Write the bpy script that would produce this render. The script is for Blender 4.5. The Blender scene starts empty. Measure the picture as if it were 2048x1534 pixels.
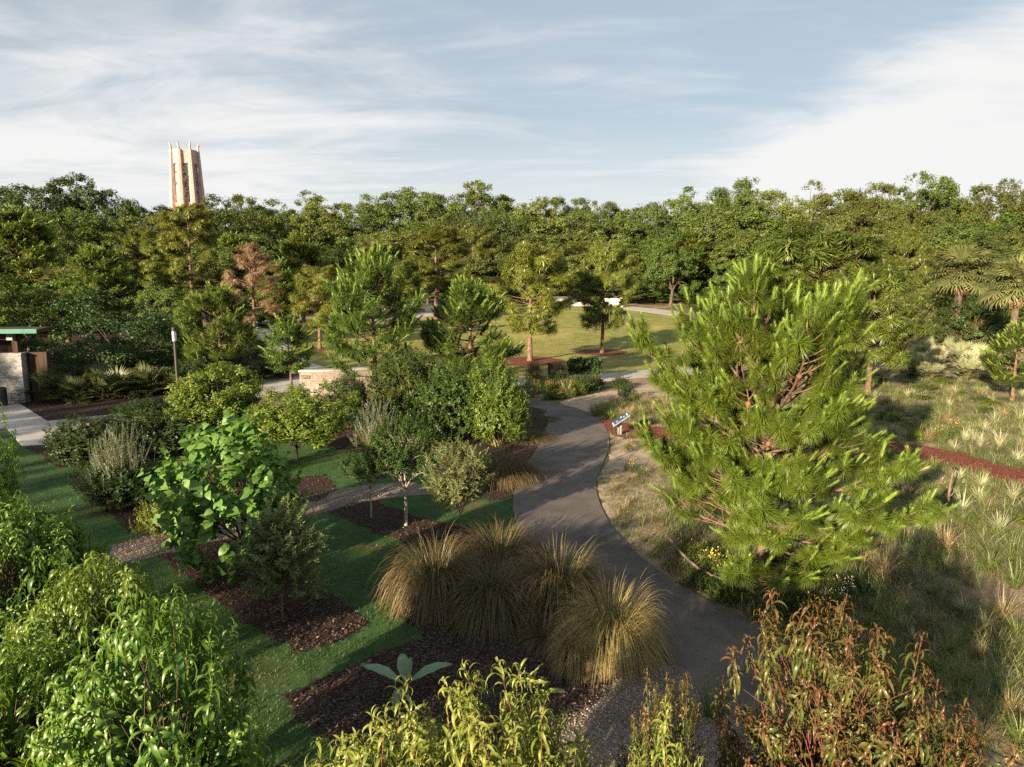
import bpy, bmesh, math
import numpy as np
from mathutils import Vector
from mathutils.geometry import delaunay_2d_cdt
R = math.radians
rng = np.random.default_rng(11)
C = bpy.context.scene.collection
scene = bpy.context.scene

# ------------------------------------------------------------------ camera
H, PITCH, F = 6.5, R(8.5), 1366.0            # camera height (m), downward pitch, focal length in photo pixels
cam = bpy.data.objects.new("camera", bpy.data.cameras.new("camera"))
C.objects.link(cam)
cam.location = (0, 0, H)
cam.rotation_euler = (R(90) - PITCH, 0, 0)
cam.data.sensor_width = 36.0
cam.data.lens = 36.0 * F / 2048
cam.data.clip_end = 6000
cam.data.clip_start = 0.1
scene.camera = cam

# ------------------------------------------------------------------ light
SUN_EL, SUN_AZ = R(14.0), R(215.0)           # azimuth clockwise from +Y, where the sun stands
sunv = Vector((math.sin(SUN_AZ) * math.cos(SUN_EL), math.cos(SUN_AZ) * math.cos(SUN_EL), math.sin(SUN_EL)))
sl = bpy.data.lights.new("sun", 'SUN')
sl.energy = 5.0
sl.angle = R(0.6)
sl.color = (1.0, 0.80, 0.56)
so = bpy.data.objects.new("sun", sl)
C.objects.link(so)
so.rotation_euler = (-sunv).to_track_quat('-Z', 'Y').to_euler()
scene.view_settings.view_transform = 'Standard'
scene.view_settings.look = 'None'
scene.view_settings.exposure = 1.75
scene.view_settings.gamma = 1.0
cy = scene.cycles
cy.use_denoising = False
cy.max_bounces = 5
cy.diffuse_bounces = 3
cy.glossy_bounces = 2
cy.transmission_bounces = 3
cy.transparent_max_bounces = 4
cy.sample_clamp_indirect = 4.0
cy.caustics_reflective = False
cy.caustics_refractive = False


class NT:
    """Small helper round a node tree."""
    def __init__(s, tree):
        s.t = tree
        s.n = tree.nodes
        s.n.clear()

    def add(s, typ, **kw):
        nd = s.n.new(typ)
        for k, v in kw.items():
            setattr(nd, k, v)
        return nd

    def lk(s, a, b):
        s.t.links.new(a, b)

    def val(s, sock, v):
        if isinstance(v, (int, float)):
            sock.default_value = v
        elif isinstance(v, tuple):
            sock.default_value = v if len(v) == len(sock.default_value) else (*v, 1.0)
        else:
            s.lk(v, sock)

    def m(s, op, a, b=0.0, c=0.0, clamp=False):
        nd = s.add('ShaderNodeMath', operation=op, use_clamp=clamp)
        for i, v in enumerate((a, b, c)):
            s.val(nd.inputs[i], v)
        return nd.outputs[0]

    def sstep(s, x, e0, e1):
        nd = s.add('ShaderNodeMapRange', interpolation_type='SMOOTHSTEP')
        s.val(nd.inputs['Value'], x)
        nd.inputs['From Min'].default_value, nd.inputs['From Max'].default_value = e0, e1
        return nd.outputs[0]

    def mix(s, f, a, b, mode='MIX'):
        nd = s.add('ShaderNodeMix', data_type='RGBA', blend_type=mode)
        s.val(nd.inputs[0], f)
        s.val(nd.inputs[6], a)
        s.val(nd.inputs[7], b)
        return nd.outputs[2]

    def noise(s, vec, scale, detail=4.0, rough=0.55, dist=0.0):
        nd = s.add('ShaderNodeTexNoise')
        if vec is not None:
            s.lk(vec, nd.inputs['Vector'])
        nd.inputs['Scale'].default_value = scale
        nd.inputs['Detail'].default_value = detail
        nd.inputs['Roughness'].default_value = rough
        nd.inputs['Distortion'].default_value = dist
        return nd.outputs['Fac']

    def ramp(s, f, stops):
        nd = s.add('ShaderNodeValToRGB')
        s.lk(f, nd.inputs[0])
        cr = nd.color_ramp
        while len(cr.elements) < len(stops):
            cr.elements.new(0.5)
        for e, (p, c) in zip(cr.elements, stops):
            e.position = p
            e.color = (*c, 1.0) if len(c) == 3 else c
        return nd.outputs[0]


# ------------------------------------------------------------------ sky
w = bpy.data.worlds.new("World")
scene.world = w
w.use_nodes = True
t = NT(w.node_tree)
sky = t.add('ShaderNodeTexSky', sky_type='NISHITA', sun_disc=False)
sky.sun_elevation, sky.sun_rotation = SUN_EL, SUN_AZ
sky.altitude, sky.air_density, sky.dust_density, sky.ozone_density = 50, 1.0, 1.2, 1.0
tc = t.add('ShaderNodeTexCoord')
sep = t.add('ShaderNodeSeparateXYZ')
t.lk(tc.outputs['Generated'], sep.inputs[0])
sx, sy, sz = sep.outputs
ya = t.m('MAXIMUM', t.m('ABSOLUTE', sy), 0.15)
A = t.m('DIVIDE', sx, ya)                                   # sideways slope of the view direction
E = t.m('DIVIDE', t.m('MAXIMUM', sz, 0.0), ya)              # upward slope
den = t.m('ADD', t.m('MAXIMUM', sz, 0.0), 0.12)
cv = t.add('ShaderNodeCombineXYZ')
t.lk(t.m('DIVIDE', sx, den), cv.inputs[0])
t.lk(t.m('DIVIDE', sy, den), cv.inputs[1])
mp = t.add('ShaderNodeMapping')
t.lk(cv.outputs[0], mp.inputs['Vector'])
mp.inputs['Rotation'].default_value = (0, 0, R(38))
mp.inputs['Scale'].default_value = (0.34, 0.72, 1.0)
n1 = t.noise(mp.outputs[0], 1.35, 11, 0.56, 1.3)
mp2 = t.add('ShaderNodeMapping')
t.lk(cv.outputs[0], mp2.inputs['Vector'])
mp2.inputs['Rotation'].default_value = (0, 0, R(52))
mp2.inputs['Scale'].default_value = (0.5, 1.1, 1.0)
n2 = t.noise(mp2.outputs[0], 2.3, 10, 0.60, 1.6)
right_line = t.m('SUBTRACT', t.m('ADD', t.m('MULTIPLY', A, 0.52), 0.035), E)
mR = t.m('MULTIPLY', t.sstep(right_line, -0.06, 0.10), t.sstep(A, 0.12, 0.42))
mL = t.m('MULTIPLY', t.sstep(t.m('SUBTRACT', 0.0, A), 0.0, 0.42),
         t.m('MULTIPLY', t.sstep(E, 0.05, 0.16), t.sstep(t.m('SUBTRACT', 0.0, E), -0.42, -0.22)))
mH = t.sstep(t.m('SUBTRACT', 0.0, E), -0.26, -0.08)
mC = t.sstep(t.m('SUBTRACT', t.m('MULTIPLY', A, 0.30), t.m('SUBTRACT', E, 0.36)), -0.10, 0.06)
base = t.m('ADD', t.m('MULTIPLY', n1, 0.62), t.m('MULTIPLY', n2, 0.40))
msum = t.m('ADD', t.m('MULTIPLY', mR, 0.27), t.m('MULTIPLY', mL, 0.17))
msum = t.m('ADD', msum, t.m('MULTIPLY', mH, 0.12))
dens = t.sstep(t.m('ADD', base, msum), 0.44, 0.82)
dens = t.m('MAXIMUM', dens, t.m('MULTIPLY', mH, 0.55))
skycol = t.mix(1.0, sky.outputs[0], (0.55, 0.55, 0.55), 'MULTIPLY')
skycol = t.mix(0.70, skycol, (1.48, 1.68, 1.82))              # thin high veil in front of the blue
allc = t.mix(dens, skycol, (2.74, 2.73, 2.71))
bg = t.add('ShaderNodeBackground')
t.lk(allc, bg.inputs[0])
bg.inputs[1].default_value = 0.10
out = t.add('ShaderNodeOutputWorld')
t.lk(bg.outputs[0], out.inputs[0])

# ------------------------------------------------------------------ where things stand
cp, sp = math.cos(PITCH), math.sin(PITCH)


def Zt(y):
    """Height of the ground: level near by, rising gently behind the big lawn."""
    y = np.asarray(y, float)
    a = np.clip((y - 60) / 75, 0, 1)
    b = np.clip((y - 130) / 130, 0, 1)
    return 2.4 * a * a * (3 - 2 * a) + 7.0 * b * b * (3 - 2 * b)


def gp(px, py):
    """Ground point seen at photo pixel (px, py)."""
    dx, dy, dz = (px - 1024) / F, cp - (py - 767) / F * sp, -sp - (py - 767) / F * cp
    ys = np.linspace(1.5, 420, 6000)
    h = H + ys / dy * dz - Zt(ys)
    i = int(np.argmax(h < 0)) if (h < 0).any() else len(ys) - 1
    y = ys[i]
    if i:
        a, b = h[i - 1], h[i]
        y = ys[i - 1] + (ys[i] - ys[i - 1]) * a / (a - b) if a != b else y
    return Vector((dx * y / dy, y, float(Zt(y))))


def at(px, d):
    """Ground point at distance d in the direction of photo column px."""
    z = float(Zt(d))
    return Vector(((px - 1024) / F * (d * cp + (H - z) * sp), d, z))


def hz(py, d):
    """World height seen on photo row py at distance d."""
    k = (py - 767) / F
    return H - d * (k * cp + sp) / (cp - k * sp)


def mpp(d):
    return d / F


# ------------------------------------------------------------------ mesh building
class MB:
    def __init__(s):
        s.V, s.Q, s.T, s.A, s.n = [], [], [], [], 0

    def add(s, V, Q=None, T=None, A=None):
        V = np.asarray(V, np.float32).reshape(-1, 3)
        if Q is not None and len(Q):
            s.Q.append(np.asarray(Q, np.int64).reshape(-1, 4) + s.n)
        if T is not None and len(T):
            s.T.append(np.asarray(T, np.int64).reshape(-1, 3) + s.n)
        s.V.append(V)
        s.A.append(np.zeros(len(V), np.float32) if A is None else np.asarray(A, np.float32).ravel())
        s.n += len(V)
        return s

    def box(s, lo, hi):
        x0, y0, z0 = lo
        x1, y1, z1 = hi
        V = [(x0, y0, z0), (x1, y0, z0), (x1, y1, z0), (x0, y1, z0), (x0, y0, z1), (x1, y0, z1), (x1, y1, z1), (x0, y1, z1)]
        return s.add(V, [(0, 3, 2, 1), (4, 5, 6, 7), (0, 1, 5, 4), (1, 2, 6, 5), (2, 3, 7, 6), (3, 0, 4, 7)])

    def mesh(s, name, mat, smooth=True):
        me = bpy.data.meshes.new(name)
        V = np.concatenate(s.V)
        Q = np.concatenate(s.Q) if s.Q else np.zeros((0, 4), np.int64)
        T = np.concatenate(s.T) if s.T else np.zeros((0, 3), np.int64)
        me.vertices.add(len(V))
        me.vertices.foreach_set("co", V.ravel())
        lt = np.concatenate([np.full(len(Q), 4), np.full(len(T), 3)]).astype(np.int32)
        li = np.concatenate([Q.ravel(), T.ravel()]).astype(np.int32)
        me.loops.add(len(li))
        me.loops.foreach_set("vertex_index", li)
        me.polygons.add(len(lt))
        me.polygons.foreach_set("loop_start", (np.cumsum(lt) - lt).astype(np.int32))
        me.polygons.foreach_set("loop_total", lt)
        me.polygons.foreach_set("use_smooth", np.full(len(lt), smooth, bool))
        at_ = me.attributes.new("t", 'FLOAT', 'POINT')
        at_.data.foreach_set("value", np.concatenate(s.A))
        me.materials.append(mat)
        me.update(calc_edges=True)
        return me


def unit(v):
    return v / np.maximum(np.linalg.norm(v, axis=-1, keepdims=True), 1e-9)


def rdir(n):
    return unit(rng.normal(size=(n, 3)))


def frames(D, N=None):
    """Matrices (n,3,3) with columns: along D, sideways, normal nearest to N."""
    D = unit(D)
    if N is None:
        N = rdir(len(D))
    S = unit(np.cross(N, D))
    N2 = np.cross(D, S)
    return np.stack([D, S, N2], axis=2)


def zframes(D):
    """Matrices whose third column is D, with a random roll."""
    M = frames(D)
    return np.stack([M[:, :, 1], M[:, :, 2], M[:, :, 0]], axis=2)


def bake(mb, tmpl, P, M, S=1.0, AO=None):
    """Copies of a template (V, Q, T, A) at points P with matrices M and scales S."""
    V, Q, T, A = tmpl
    n, k = len(P), len(V)
    if not n:
        return
    S = np.broadcast_to(np.asarray(S, float), (n,))
    W = np.einsum('nij,kj->nki', M, V) * S[:, None, None] + P[:, None, :]
    off = (np.arange(n) * k)[:, None, None]
    mb.add(W.reshape(-1, 3), (Q[None] + off).reshape(-1, 4) if len(Q) else None,
           (T[None] + off).reshape(-1, 3) if len(T) else None, np.tile(A, n) if AO is None else np.repeat(AO, k))


def scatter(mb, tmpls, P, M, S=1.0, AO=None):
    S = np.broadcast_to(np.asarray(S, float), (len(P),))
    pick = rng.integers(0, len(tmpls), len(P))
    for i, tm in enumerate(tmpls):
        k = pick == i
        bake(mb, tm, P[k], M[k], S[k], None if AO is None else AO[k])


NOQ, NOT3 = np.zeros((0, 4), np.int64), np.zeros((0, 3), np.int64)


def tm(V, Q=NOQ, T=NOT3, A=None):
    V = np.asarray(V, float)
    return (V, np.asarray(Q, np.int64).reshape(-1, 4), np.asarray(T, np.int64).reshape(-1, 3), np.zeros(len(V)) if A is None else np.asarray(A, float))


def from_mb(mb):
    return (np.concatenate(mb.V).astype(float), np.concatenate(mb.Q) if mb.Q else NOQ, np.concatenate(mb.T) if mb.T else NOT3, np.concatenate(mb.A).astype(float))


def tubes(mb, P, Rd, sides=6):
    """Many tubes at once: P (n,m,3) stations, Rd (n,m) radii."""
    P, Rd = np.asarray(P, float), np.asarray(Rd, float)
    n, m, _ = P.shape
    D = np.gradient(P, axis=1)
    D = unit(D)
    ref = np.where(np.abs(D[:, :1, 2:3]) > 0.9, np.array([1.0, 0, 0]), np.array([0, 0, 1.0]))
    X = unit(np.cross(np.broadcast_to(ref, D.shape), D))
    Y = np.cross(D, X)
    a = np.arange(sides) * 2 * math.pi / sides
    ring = X[:, :, None, :] * np.cos(a)[None, None, :, None] + Y[:, :, None, :] * np.sin(a)[None, None, :, None]
    V = P[:, :, None, :] + ring * Rd[:, :, None, None]
    j = np.arange(sides)
    q = np.stack([j, (j + 1) % sides, sides + (j + 1) % sides, sides + j], axis=1)
    Q = (q[None, None] + (np.arange(m - 1) * sides)[None, :, None, None] + (np.arange(n) * m * sides)[:, None, None, None])
    mb.add(V.reshape(-1, 3), Q.reshape(-1, 4))


def curve_paths(A, B, bow, m=6, updir=(0, 0, 1)):
    """Bent paths from A to B (n,3): bow lifts the middle along updir, with a random sideways bend."""
    A, B = np.asarray(A, float), np.asarray(B, float)
    s = np.linspace(0, 1, m)[None, :, None]
    L = np.linalg.norm(B - A, axis=1)[:, None, None]
    side = rng.normal(size=(len(A), 1, 3)) * 0.5 + np.asarray(updir, float)
    return A[:, None] + (B - A)[:, None] * s + side * (s * (1 - s)) * 4 * bow * L * 0.25


# leaf templates: x along the leaf, y across, z its upper side
DIAMOND = tm([(0, 0, 0), (0.42, -0.5, 0.06), (1, 0, -0.05), (0.42, 0.5, 0.06)], [(0, 1, 2, 3)])


def lance(droop, L=1.0, wd=0.2, st=5, fold=0.35, a0=10):
    """A lance-shaped leaf folded along its midrib and arching over."""
    x = z = 0.0
    V, Q, A = [], [], []
    prof = np.interp(np.linspace(0, 1, st), [0, 0.25, 0.55, 0.85, 1], [0.15, 0.9, 1.0, 0.45, 0.02])
    for i in range(st):
        s = i / (st - 1)
        th = R(a0) - R(droop) * s ** 1.1
        if i:
            x += math.cos(th) * L / (st - 1)
            z += math.sin(th) * L / (st - 1)
        hw = prof[i] * wd / 2
        nx, nz = -math.sin(th), math.cos(th)
        V += [(x + nx * hw * fold, -hw, z + nz * hw * fold), (x, 0, z), (x + nx * hw * fold, hw, z + nz * hw * fold)]
        A += [s, s, s]
    for i in range(st - 1):
        b = 3 * i
        Q += [(b, b + 3, b + 4, b + 1), (b + 1, b + 4, b + 5, b + 2)]
    return tm(V, Q, A=A)


def heart(L=1.0, droop=25):
    pts = [(0.0, 0.0), (-0.10, 0.22), (0.02, 0.42), (0.28, 0.50), (0.58, 0.38), (0.82, 0.18), (1.0, 0.0)]
    V, Q, A = [], [], []
    for x, y in pts:
        zc = -math.tan(R(droop)) * x * x * 0.6
        V += [(x, -y, zc + 0.28 * y - 0.5 * y * y), (max(x, 0), 0, zc), (x, y, zc + 0.28 * y - 0.5 * y * y)]
        A += [x] * 3
    for i in range(len(pts) - 1):
        b = 3 * i
        Q += [(b, b + 3, b + 4, b + 1), (b + 1, b + 4, b + 5, b + 2)]
    V = np.array(V) * L
    return tm(V, Q, A=np.clip(A, 0, 1))


def sprig(n, L, leaves, size, a_base=75, a_tip=25, tip_scale=0.6, stem_r=0.003, jitter=0.15, s0=0.05):
    """A leafy shoot along z: (leaf template, stem template)."""
    mb = MB()
    s = np.linspace(s0, 1, n)
    phi = np.arange(n) * 2.399963 + rng.uniform(0, 6.28) + rng.normal(size=n) * 0.25
    al = np.radians(a_base + (a_tip - a_base) * s ** 1.5) + rng.normal(size=n) * jitter
    o = np.stack([np.cos(phi), np.sin(phi), 0 * phi], 1)
    zz = np.array([0, 0, 1.0])
    D = o * np.sin(al)[:, None] + zz * np.cos(al)[:, None]
    N = zz * np.sin(al)[:, None] - o * np.cos(al)[:, None] + rng.normal(size=(n, 3)) * 0.12
    P = zz * (s * L)[:, None]
    scatter(mb, leaves, P, frames(D, N), size * (1 - (1 - tip_scale) * s ** 2) * rng.uniform(0.6, 1.22, n), s)
    st = MB()
    k = np.linspace(0, 1, 4)
    tubes(st, np.stack([0 * k, 0 * k, k * L], 1)[None], (stem_r * (1 - 0.7 * k))[None], 4)
    return from_mb(mb), from_mb(st)


# ------------------------------------------------------------------ materials
def leaf_mat(name, c1, c2, trans=0.35, gloss=0.06, rough=0.45, tint=(1.0, 1.0, 0.45), objvar=0.25, tip=None, hue=0.02):
    m = bpy.data.materials.new(name)
    m.use_nodes = True
    n = NT(m.node_tree)
    geo = n.add('ShaderNodeNewGeometry')
    oi = n.add('ShaderNodeObjectInfo')
    col = n.mix(geo.outputs['Random Per Island'], c1, c2)
    if tip:
        atn = n.add('ShaderNodeAttribute', attribute_name='t')
        col = n.mix(n.m('MULTIPLY', n.m('POWER', atn.outputs['Fac'], 1.5), n.m('ADD', 0.35, n.m('MULTIPLY', geo.outputs['Random Per Island'], 0.65))), col, tip)
    hs = n.add('ShaderNodeHueSaturation')
    n.lk(col, hs.inputs['Color'])
    n.lk(n.m('ADD', 1 - objvar, n.m('MULTIPLY', oi.outputs['Random'], 2 * objvar)), hs.inputs['Value'])
    r2 = n.m('FRACT', n.m('MULTIPLY', oi.outputs['Random'], 7.31))
    n.lk(n.m('ADD', 0.5 - hue, n.m('MULTIPLY', r2, 2 * hue)), hs.inputs['Hue'])
    d = n.add('ShaderNodeBsdfDiffuse')
    n.lk(hs.outputs[0], d.inputs[0])
    tr = n.add('ShaderNodeBsdfTranslucent')
    n.lk(n.mix(1.0, hs.outputs[0], tint, 'MULTIPLY'), tr.inputs[0])
    mx = n.add('ShaderNodeMixShader')
    mx.inputs[0].default_value = trans
    n.lk(d.outputs[0], mx.inputs[1])
    n.lk(tr.outputs[0], mx.inputs[2])
    g = n.add('ShaderNodeBsdfGlossy')
    g.inputs['Roughness'].default_value = rough
    mx2 = n.add('ShaderNodeMixShader')
    mx2.inputs[0].default_value = gloss
    n.lk(mx.outputs[0], mx2.inputs[1])
    n.lk(g.outputs[0], mx2.inputs[2])
    o = n.add('ShaderNodeOutputMaterial')
    n.lk(mx2.outputs[0], o.inputs[0])
    return m


def surf_mat(name, stops, scale, detail=6, rough=0.9, bump=0.3, bscale=None, bdist=0.02, spec=0.2, stretch=(1, 1, 1), second=None, coords='Object'):
    """Rough surface: coloured noise, optional (scale, colour, lo, hi) patches, bump."""
    m = bpy.data.materials.new(name)
    m.use_nodes = True
    n = NT(m.node_tree)
    tcn = n.add('ShaderNodeTexCoord')
    mpn = n.add('ShaderNodeMapping')
    n.lk(tcn.outputs[coords], mpn.inputs['Vector'])
    mpn.inputs['Scale'].default_value = stretch
    f = n.noise(mpn.outputs[0], scale, detail, 0.6)
    col = n.ramp(f, stops)
    for sc, c2, lo, hi in (second or []):
        k = n.sstep(n.noise(mpn.outputs[0], sc, 5, 0.6), lo, hi)
        col = n.mix(k, col, c2)
    p = n.add('ShaderNodeBsdfPrincipled')
    n.lk(col, p.inputs['Base Color'])
    p.inputs['Roughness'].default_value = rough
    p.inputs['Specular IOR Level'].default_value = spec
    if bump:
        b = n.add('ShaderNodeBump')
        b.inputs['Strength'].default_value = bump
        b.inputs['Distance'].default_value = bdist
        n.lk(n.noise(mpn.outputs[0], bscale or scale * 2, 5, 0.65), b.inputs['Height'])
        n.lk(b.outputs[0], p.inputs['Normal'])
    o = n.add('ShaderNodeOutputMaterial')
    n.lk(p.outputs[0], o.inputs[0])
    return m


M = {}
M['oak'] = leaf_mat('oak_leaf', (0.062, 0.095, 0.018), (0.136, 0.164, 0.037), 0.28, 0.02, objvar=0.3, hue=0.022)
M['oak_dark'] = leaf_mat('dark_oak_leaf', (0.036, 0.062, 0.015), (0.085, 0.115, 0.030), 0.25, 0.02)
M['oak_bright'] = leaf_mat('bright_oak_leaf', (0.062, 0.112, 0.018), (0.125, 0.175, 0.034), 0.3, 0.02)
M['pine'] = leaf_mat('pine_needle', (0.095, 0.135, 0.016), (0.19, 0.225, 0.036), 0.30, 0.05, objvar=0.18)
M['pine_dark'] = leaf_mat('young_pine_needle', (0.055, 0.115, 0.018), (0.12, 0.185, 0.03), 0.30, 0.05, objvar=0.12)
M['pine_big'] = leaf_mat('lush_pine_needle', (0.062, 0.115, 0.010), (0.175, 0.230, 0.022), 0.36, 0.05, objvar=0.0, hue=0.0)
M['pine_new'] = leaf_mat('new_pine_needle', (0.19, 0.30, 0.04), (0.30, 0.40, 0.08), 0.38, 0.05, objvar=0.05, hue=0.0)
M['pine_dead'] = leaf_mat('dead_pine_needle', (0.17, 0.095, 0.06), (0.29, 0.175, 0.115), 0.25, 0.02, tint=(1, .8, .6))
M['peach'] = leaf_mat('peach_leaf', (0.062, 0.140, 0.016), (0.145, 0.225, 0.026), 0.40, 0.035, 0.38, objvar=0.1, tip=(0.20, 0.275, 0.04))
M['peach_young'] = leaf_mat('young_peach_leaf', (0.12, 0.18, 0.028), (0.24, 0.29, 0.06), 0.40, 0.025, 0.38, objvar=0.05, tip=(0.27, 0.31, 0.07))
M['peach_red'] = leaf_mat('red_peach_leaf', (0.050, 0.095, 0.018), (0.105, 0.120, 0.028), 0.30, 0.025, 0.36, tint=(1, .8, .45), objvar=0.05, tip=(0.17, 0.055, 0.03))
M['heart'] = leaf_mat('heart_leaf', (0.085, 0.185, 0.032), (0.17, 0.29, 0.06), 0.40, 0.03, 0.45, objvar=0.0)
M['olive'] = leaf_mat('olive_leaf', (0.085, 0.12, 0.04), (0.20, 0.23, 0.085), 0.2, 0.03, 0.45, tint=(1, 1, .7), objvar=0.15)
M['rosemary'] = leaf_mat('grey_leaf', (0.12, 0.16, 0.10), (0.25, 0.28, 0.19), 0.2, 0.03, tint=(1, 1, .8))
M['shrub'] = leaf_mat('shrub_leaf', (0.038, 0.078, 0.015), (0.09, 0.135, 0.028), 0.33, 0.025, objvar=0.2)
M['shrub_dark'] = leaf_mat('dark_shrub_leaf', (0.02, 0.045, 0.014), (0.05, 0.085, 0.022), 0.28, 0.025, objvar=0.2)
M['shrub_lime'] = leaf_mat('lime_shrub_leaf', (0.075, 0.125, 0.016), (0.185, 0.225, 0.036), 0.36, 0.025, objvar=0.1)
M['palm'] = leaf_mat('palm_frond', (0.085, 0.12, 0.035), (0.17, 0.19, 0.065), 0.25, 0.03, 0.45, objvar=0.15, tip=(0.24, 0.22, 0.10))
M['palm_dead'] = leaf_mat('dead_palm_frond', (0.16, 0.10, 0.05), (0.28, 0.19, 0.10), 0.2, 0.03, tint=(1, .85, .6))
M['palmetto'] = leaf_mat('palmetto_frond', (0.04, 0.075, 0.026), (0.09, 0.125, 0.045), 0.22, 0.03, 0.42, objvar=0.2, tip=(0.13, 0.13, 0.06))
M['palmetto_pale'] = leaf_mat('silver_palmetto_frond', (0.18, 0.21, 0.10), (0.36, 0.37, 0.22), 0.22, 0.03, objvar=0.2, tip=(0.40, 0.38, 0.24))
M['muhly'] = leaf_mat('tussock_blade', (0.045, 0.078, 0.016), (0.150, 0.112, 0.050), 0.30, 0.03, tint=(1, .92, .6), objvar=0.15, tip=(0.29, 0.18, 0.10), hue=0.008)
M['muhly_gold'] = leaf_mat('golden_tussock_blade', (0.12, 0.12, 0.035), (0.34, 0.24, 0.10), 0.32, 0.04, tint=(1, .95, .6), objvar=0.05, tip=(0.46, 0.32, 0.15))
M['tuft_green'] = leaf_mat('green_tuft_blade', (0.07, 0.11, 0.025), (0.16, 0.20, 0.045), 0.3, 0.05, objvar=0.2, tip=(0.24, 0.25, 0.08))
M['tuft_pale'] = leaf_mat('pale_tuft_blade', (0.18, 0.21, 0.11), (0.40, 0.40, 0.24), 0.25, 0.05, objvar=0.15, tip=(0.42, 0.40, 0.22))
M['tuft_straw'] = leaf_mat('straw_tuft_blade', (0.13, 0.11, 0.045), (0.34, 0.25, 0.13), 0.25, 0.04, tint=(1, .9, .6), objvar=0.2, tip=(0.40, 0.30, 0.16))
M['litter'] = leaf_mat('dry_litter', (0.06, 0.07, 0.022), (0.20, 0.145, 0.07), 0.2, 0.02, tint=(1, .9, .6), objvar=0)
M['lawn_blade'] = leaf_mat('lawn_blade', (0.030, 0.080, 0.018), (0.105, 0.165, 0.042), 0.35, 0.03, objvar=0)
M['banana'] = leaf_mat('banana_leaf', (0.16, 0.26, 0.13), (0.20, 0.30, 0.16), 0.35, 0.05, 0.4)
M['flower_y'] = leaf_mat('yellow_petal', (0.75, 0.52, 0.03), (0.85, 0.66, 0.08), 0.3, 0.02, objvar=0, hue=0)
M['flower_w'] = leaf_mat('white_petal', (0.7, 0.68, 0.62), (0.85, 0.84, 0.8), 0.3, 0.02, objvar=0, hue=0)
M['flower_r'] = leaf_mat('rust_petal', (0.30, 0.08, 0.03), (0.42, 0.16, 0.06), 0.3, 0.02, objvar=0, hue=0)
M['moss'] = leaf_mat('hanging_moss', (0.16, 0.16, 0.11), (0.26, 0.25, 0.18), 0.3, 0.02)
M['bark'] = surf_mat('bark', [(0.3, (0.04, 0.03, 0.022)), (0.55, (0.10, 0.075, 0.055)), (0.8, (0.2, 0.155, 0.12))], 6, bump=0.8, stretch=(1, 1, .25))
M['bark_pine'] = surf_mat('pine_bark', [(0.3, (0.06, 0.036, 0.026)), (0.55, (0.17, 0.108, 0.075)), (0.8, (0.30, 0.215, 0.155))], 7, bump=0.9, stretch=(1, 1, .35))
M['bark_pale'] = surf_mat('pale_bark', [(0.35, (0.20, 0.17, 0.13)), (0.55, (0.42, 0.38, 0.31)), (0.7, (0.6, 0.56, 0.48))], 12, bump=0.5)
M['bark_red'] = surf_mat('reddish_stem', [(0.3, (0.12, 0.04, 0.03)), (0.7, (0.26, 0.10, 0.07))], 20, bump=0.2)
M['stem_green'] = surf_mat('green_stem', [(0.3, (0.10, 0.10, 0.03)), (0.7, (0.22, 0.19, 0.07))], 20, bump=0.2)
M['dead_wood'] = surf_mat('dead_wood', [(0.3, (0.08, 0.052, 0.038)), (0.55, (0.18, 0.125, 0.09)), (0.8, (0.30, 0.225, 0.165))], 9, bump=0.8, stretch=(1, 1, 1))
M['cone'] = surf_mat('pine_cone_scales', [(0.35, (0.13, 0.06, 0.03)), (0.65, (0.33, 0.17, 0.09))], 60, bump=1.0)
M['lawn'] = surf_mat('lawn_turf', [(0.3, (0.125, 0.155, 0.034)), (0.5, (0.195, 0.20, 0.047)), (0.72, (0.31, 0.275, 0.08))], 0.9, 9, bump=1.0, bscale=26, bdist=0.05,
                     second=[(0.10, (0.36, 0.285, 0.10), 0.45, 0.75), (0.055, (0.13, 0.165, 0.04), 0.52, 0.74)])
M['garden'] = surf_mat('garden_turf', [(0.3, (0.028, 0.070, 0.020)), (0.55, (0.045, 0.100, 0.028)), (0.8, (0.075, 0.125, 0.035))], 2.2, 8, bump=1.0, bscale=60, bdist=0.03,
                       second=[(0.35, (0.105, 0.090, 0.034), 0.52, 0.72)])
M['soil'] = surf_mat('sandy_soil', [(0.28, (0.15, 0.10, 0.065)), (0.5, (0.27, 0.195, 0.13)), (0.75, (0.42, 0.33, 0.24))], 0.55, 10, bump=1.0, bscale=9, bdist=0.04,
                     second=[(0.22, (0.085, 0.090, 0.032), 0.40, 0.60), (0.8, (0.11, 0.062, 0.038), 0.55, 0.75)])
M['sand'] = surf_mat('pale_sand', [(0.3, (0.24, 0.175, 0.12)), (0.55, (0.40, 0.31, 0.225)), (0.8, (0.52, 0.43, 0.33))], 2.5, 9, bump=0.9, bscale=14, bdist=0.03,
                     second=[(1.1, (0.14, 0.10, 0.062), 0.55, 0.8)])
M['mulch'] = surf_mat('dark_mulch', [(0.3, (0.016, 0.009, 0.007)), (0.55, (0.045, 0.026, 0.019)), (0.8, (0.11, 0.07, 0.052))], 22, 6, bump=1.0, bscale=34, bdist=0.03)
M['chips'] = leaf_mat('bark_chips', (0.018, 0.011, 0.008), (0.088, 0.058, 0.042), 0.0, 0.05, 0.5, objvar=0, hue=0)
M['redmulch'] = surf_mat('red_pine_straw', [(0.3, (0.06, 0.02, 0.012)), (0.55, (0.17, 0.058, 0.034)), (0.8, (0.28, 0.11, 0.065))], 9, 8, bump=1.0, bscale=30, bdist=0.03)
M['straw'] = leaf_mat('red_straw', (0.09, 0.028, 0.016), (0.28, 0.10, 0.06), 0.0, 0.03, objvar=0, hue=0)
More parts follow.
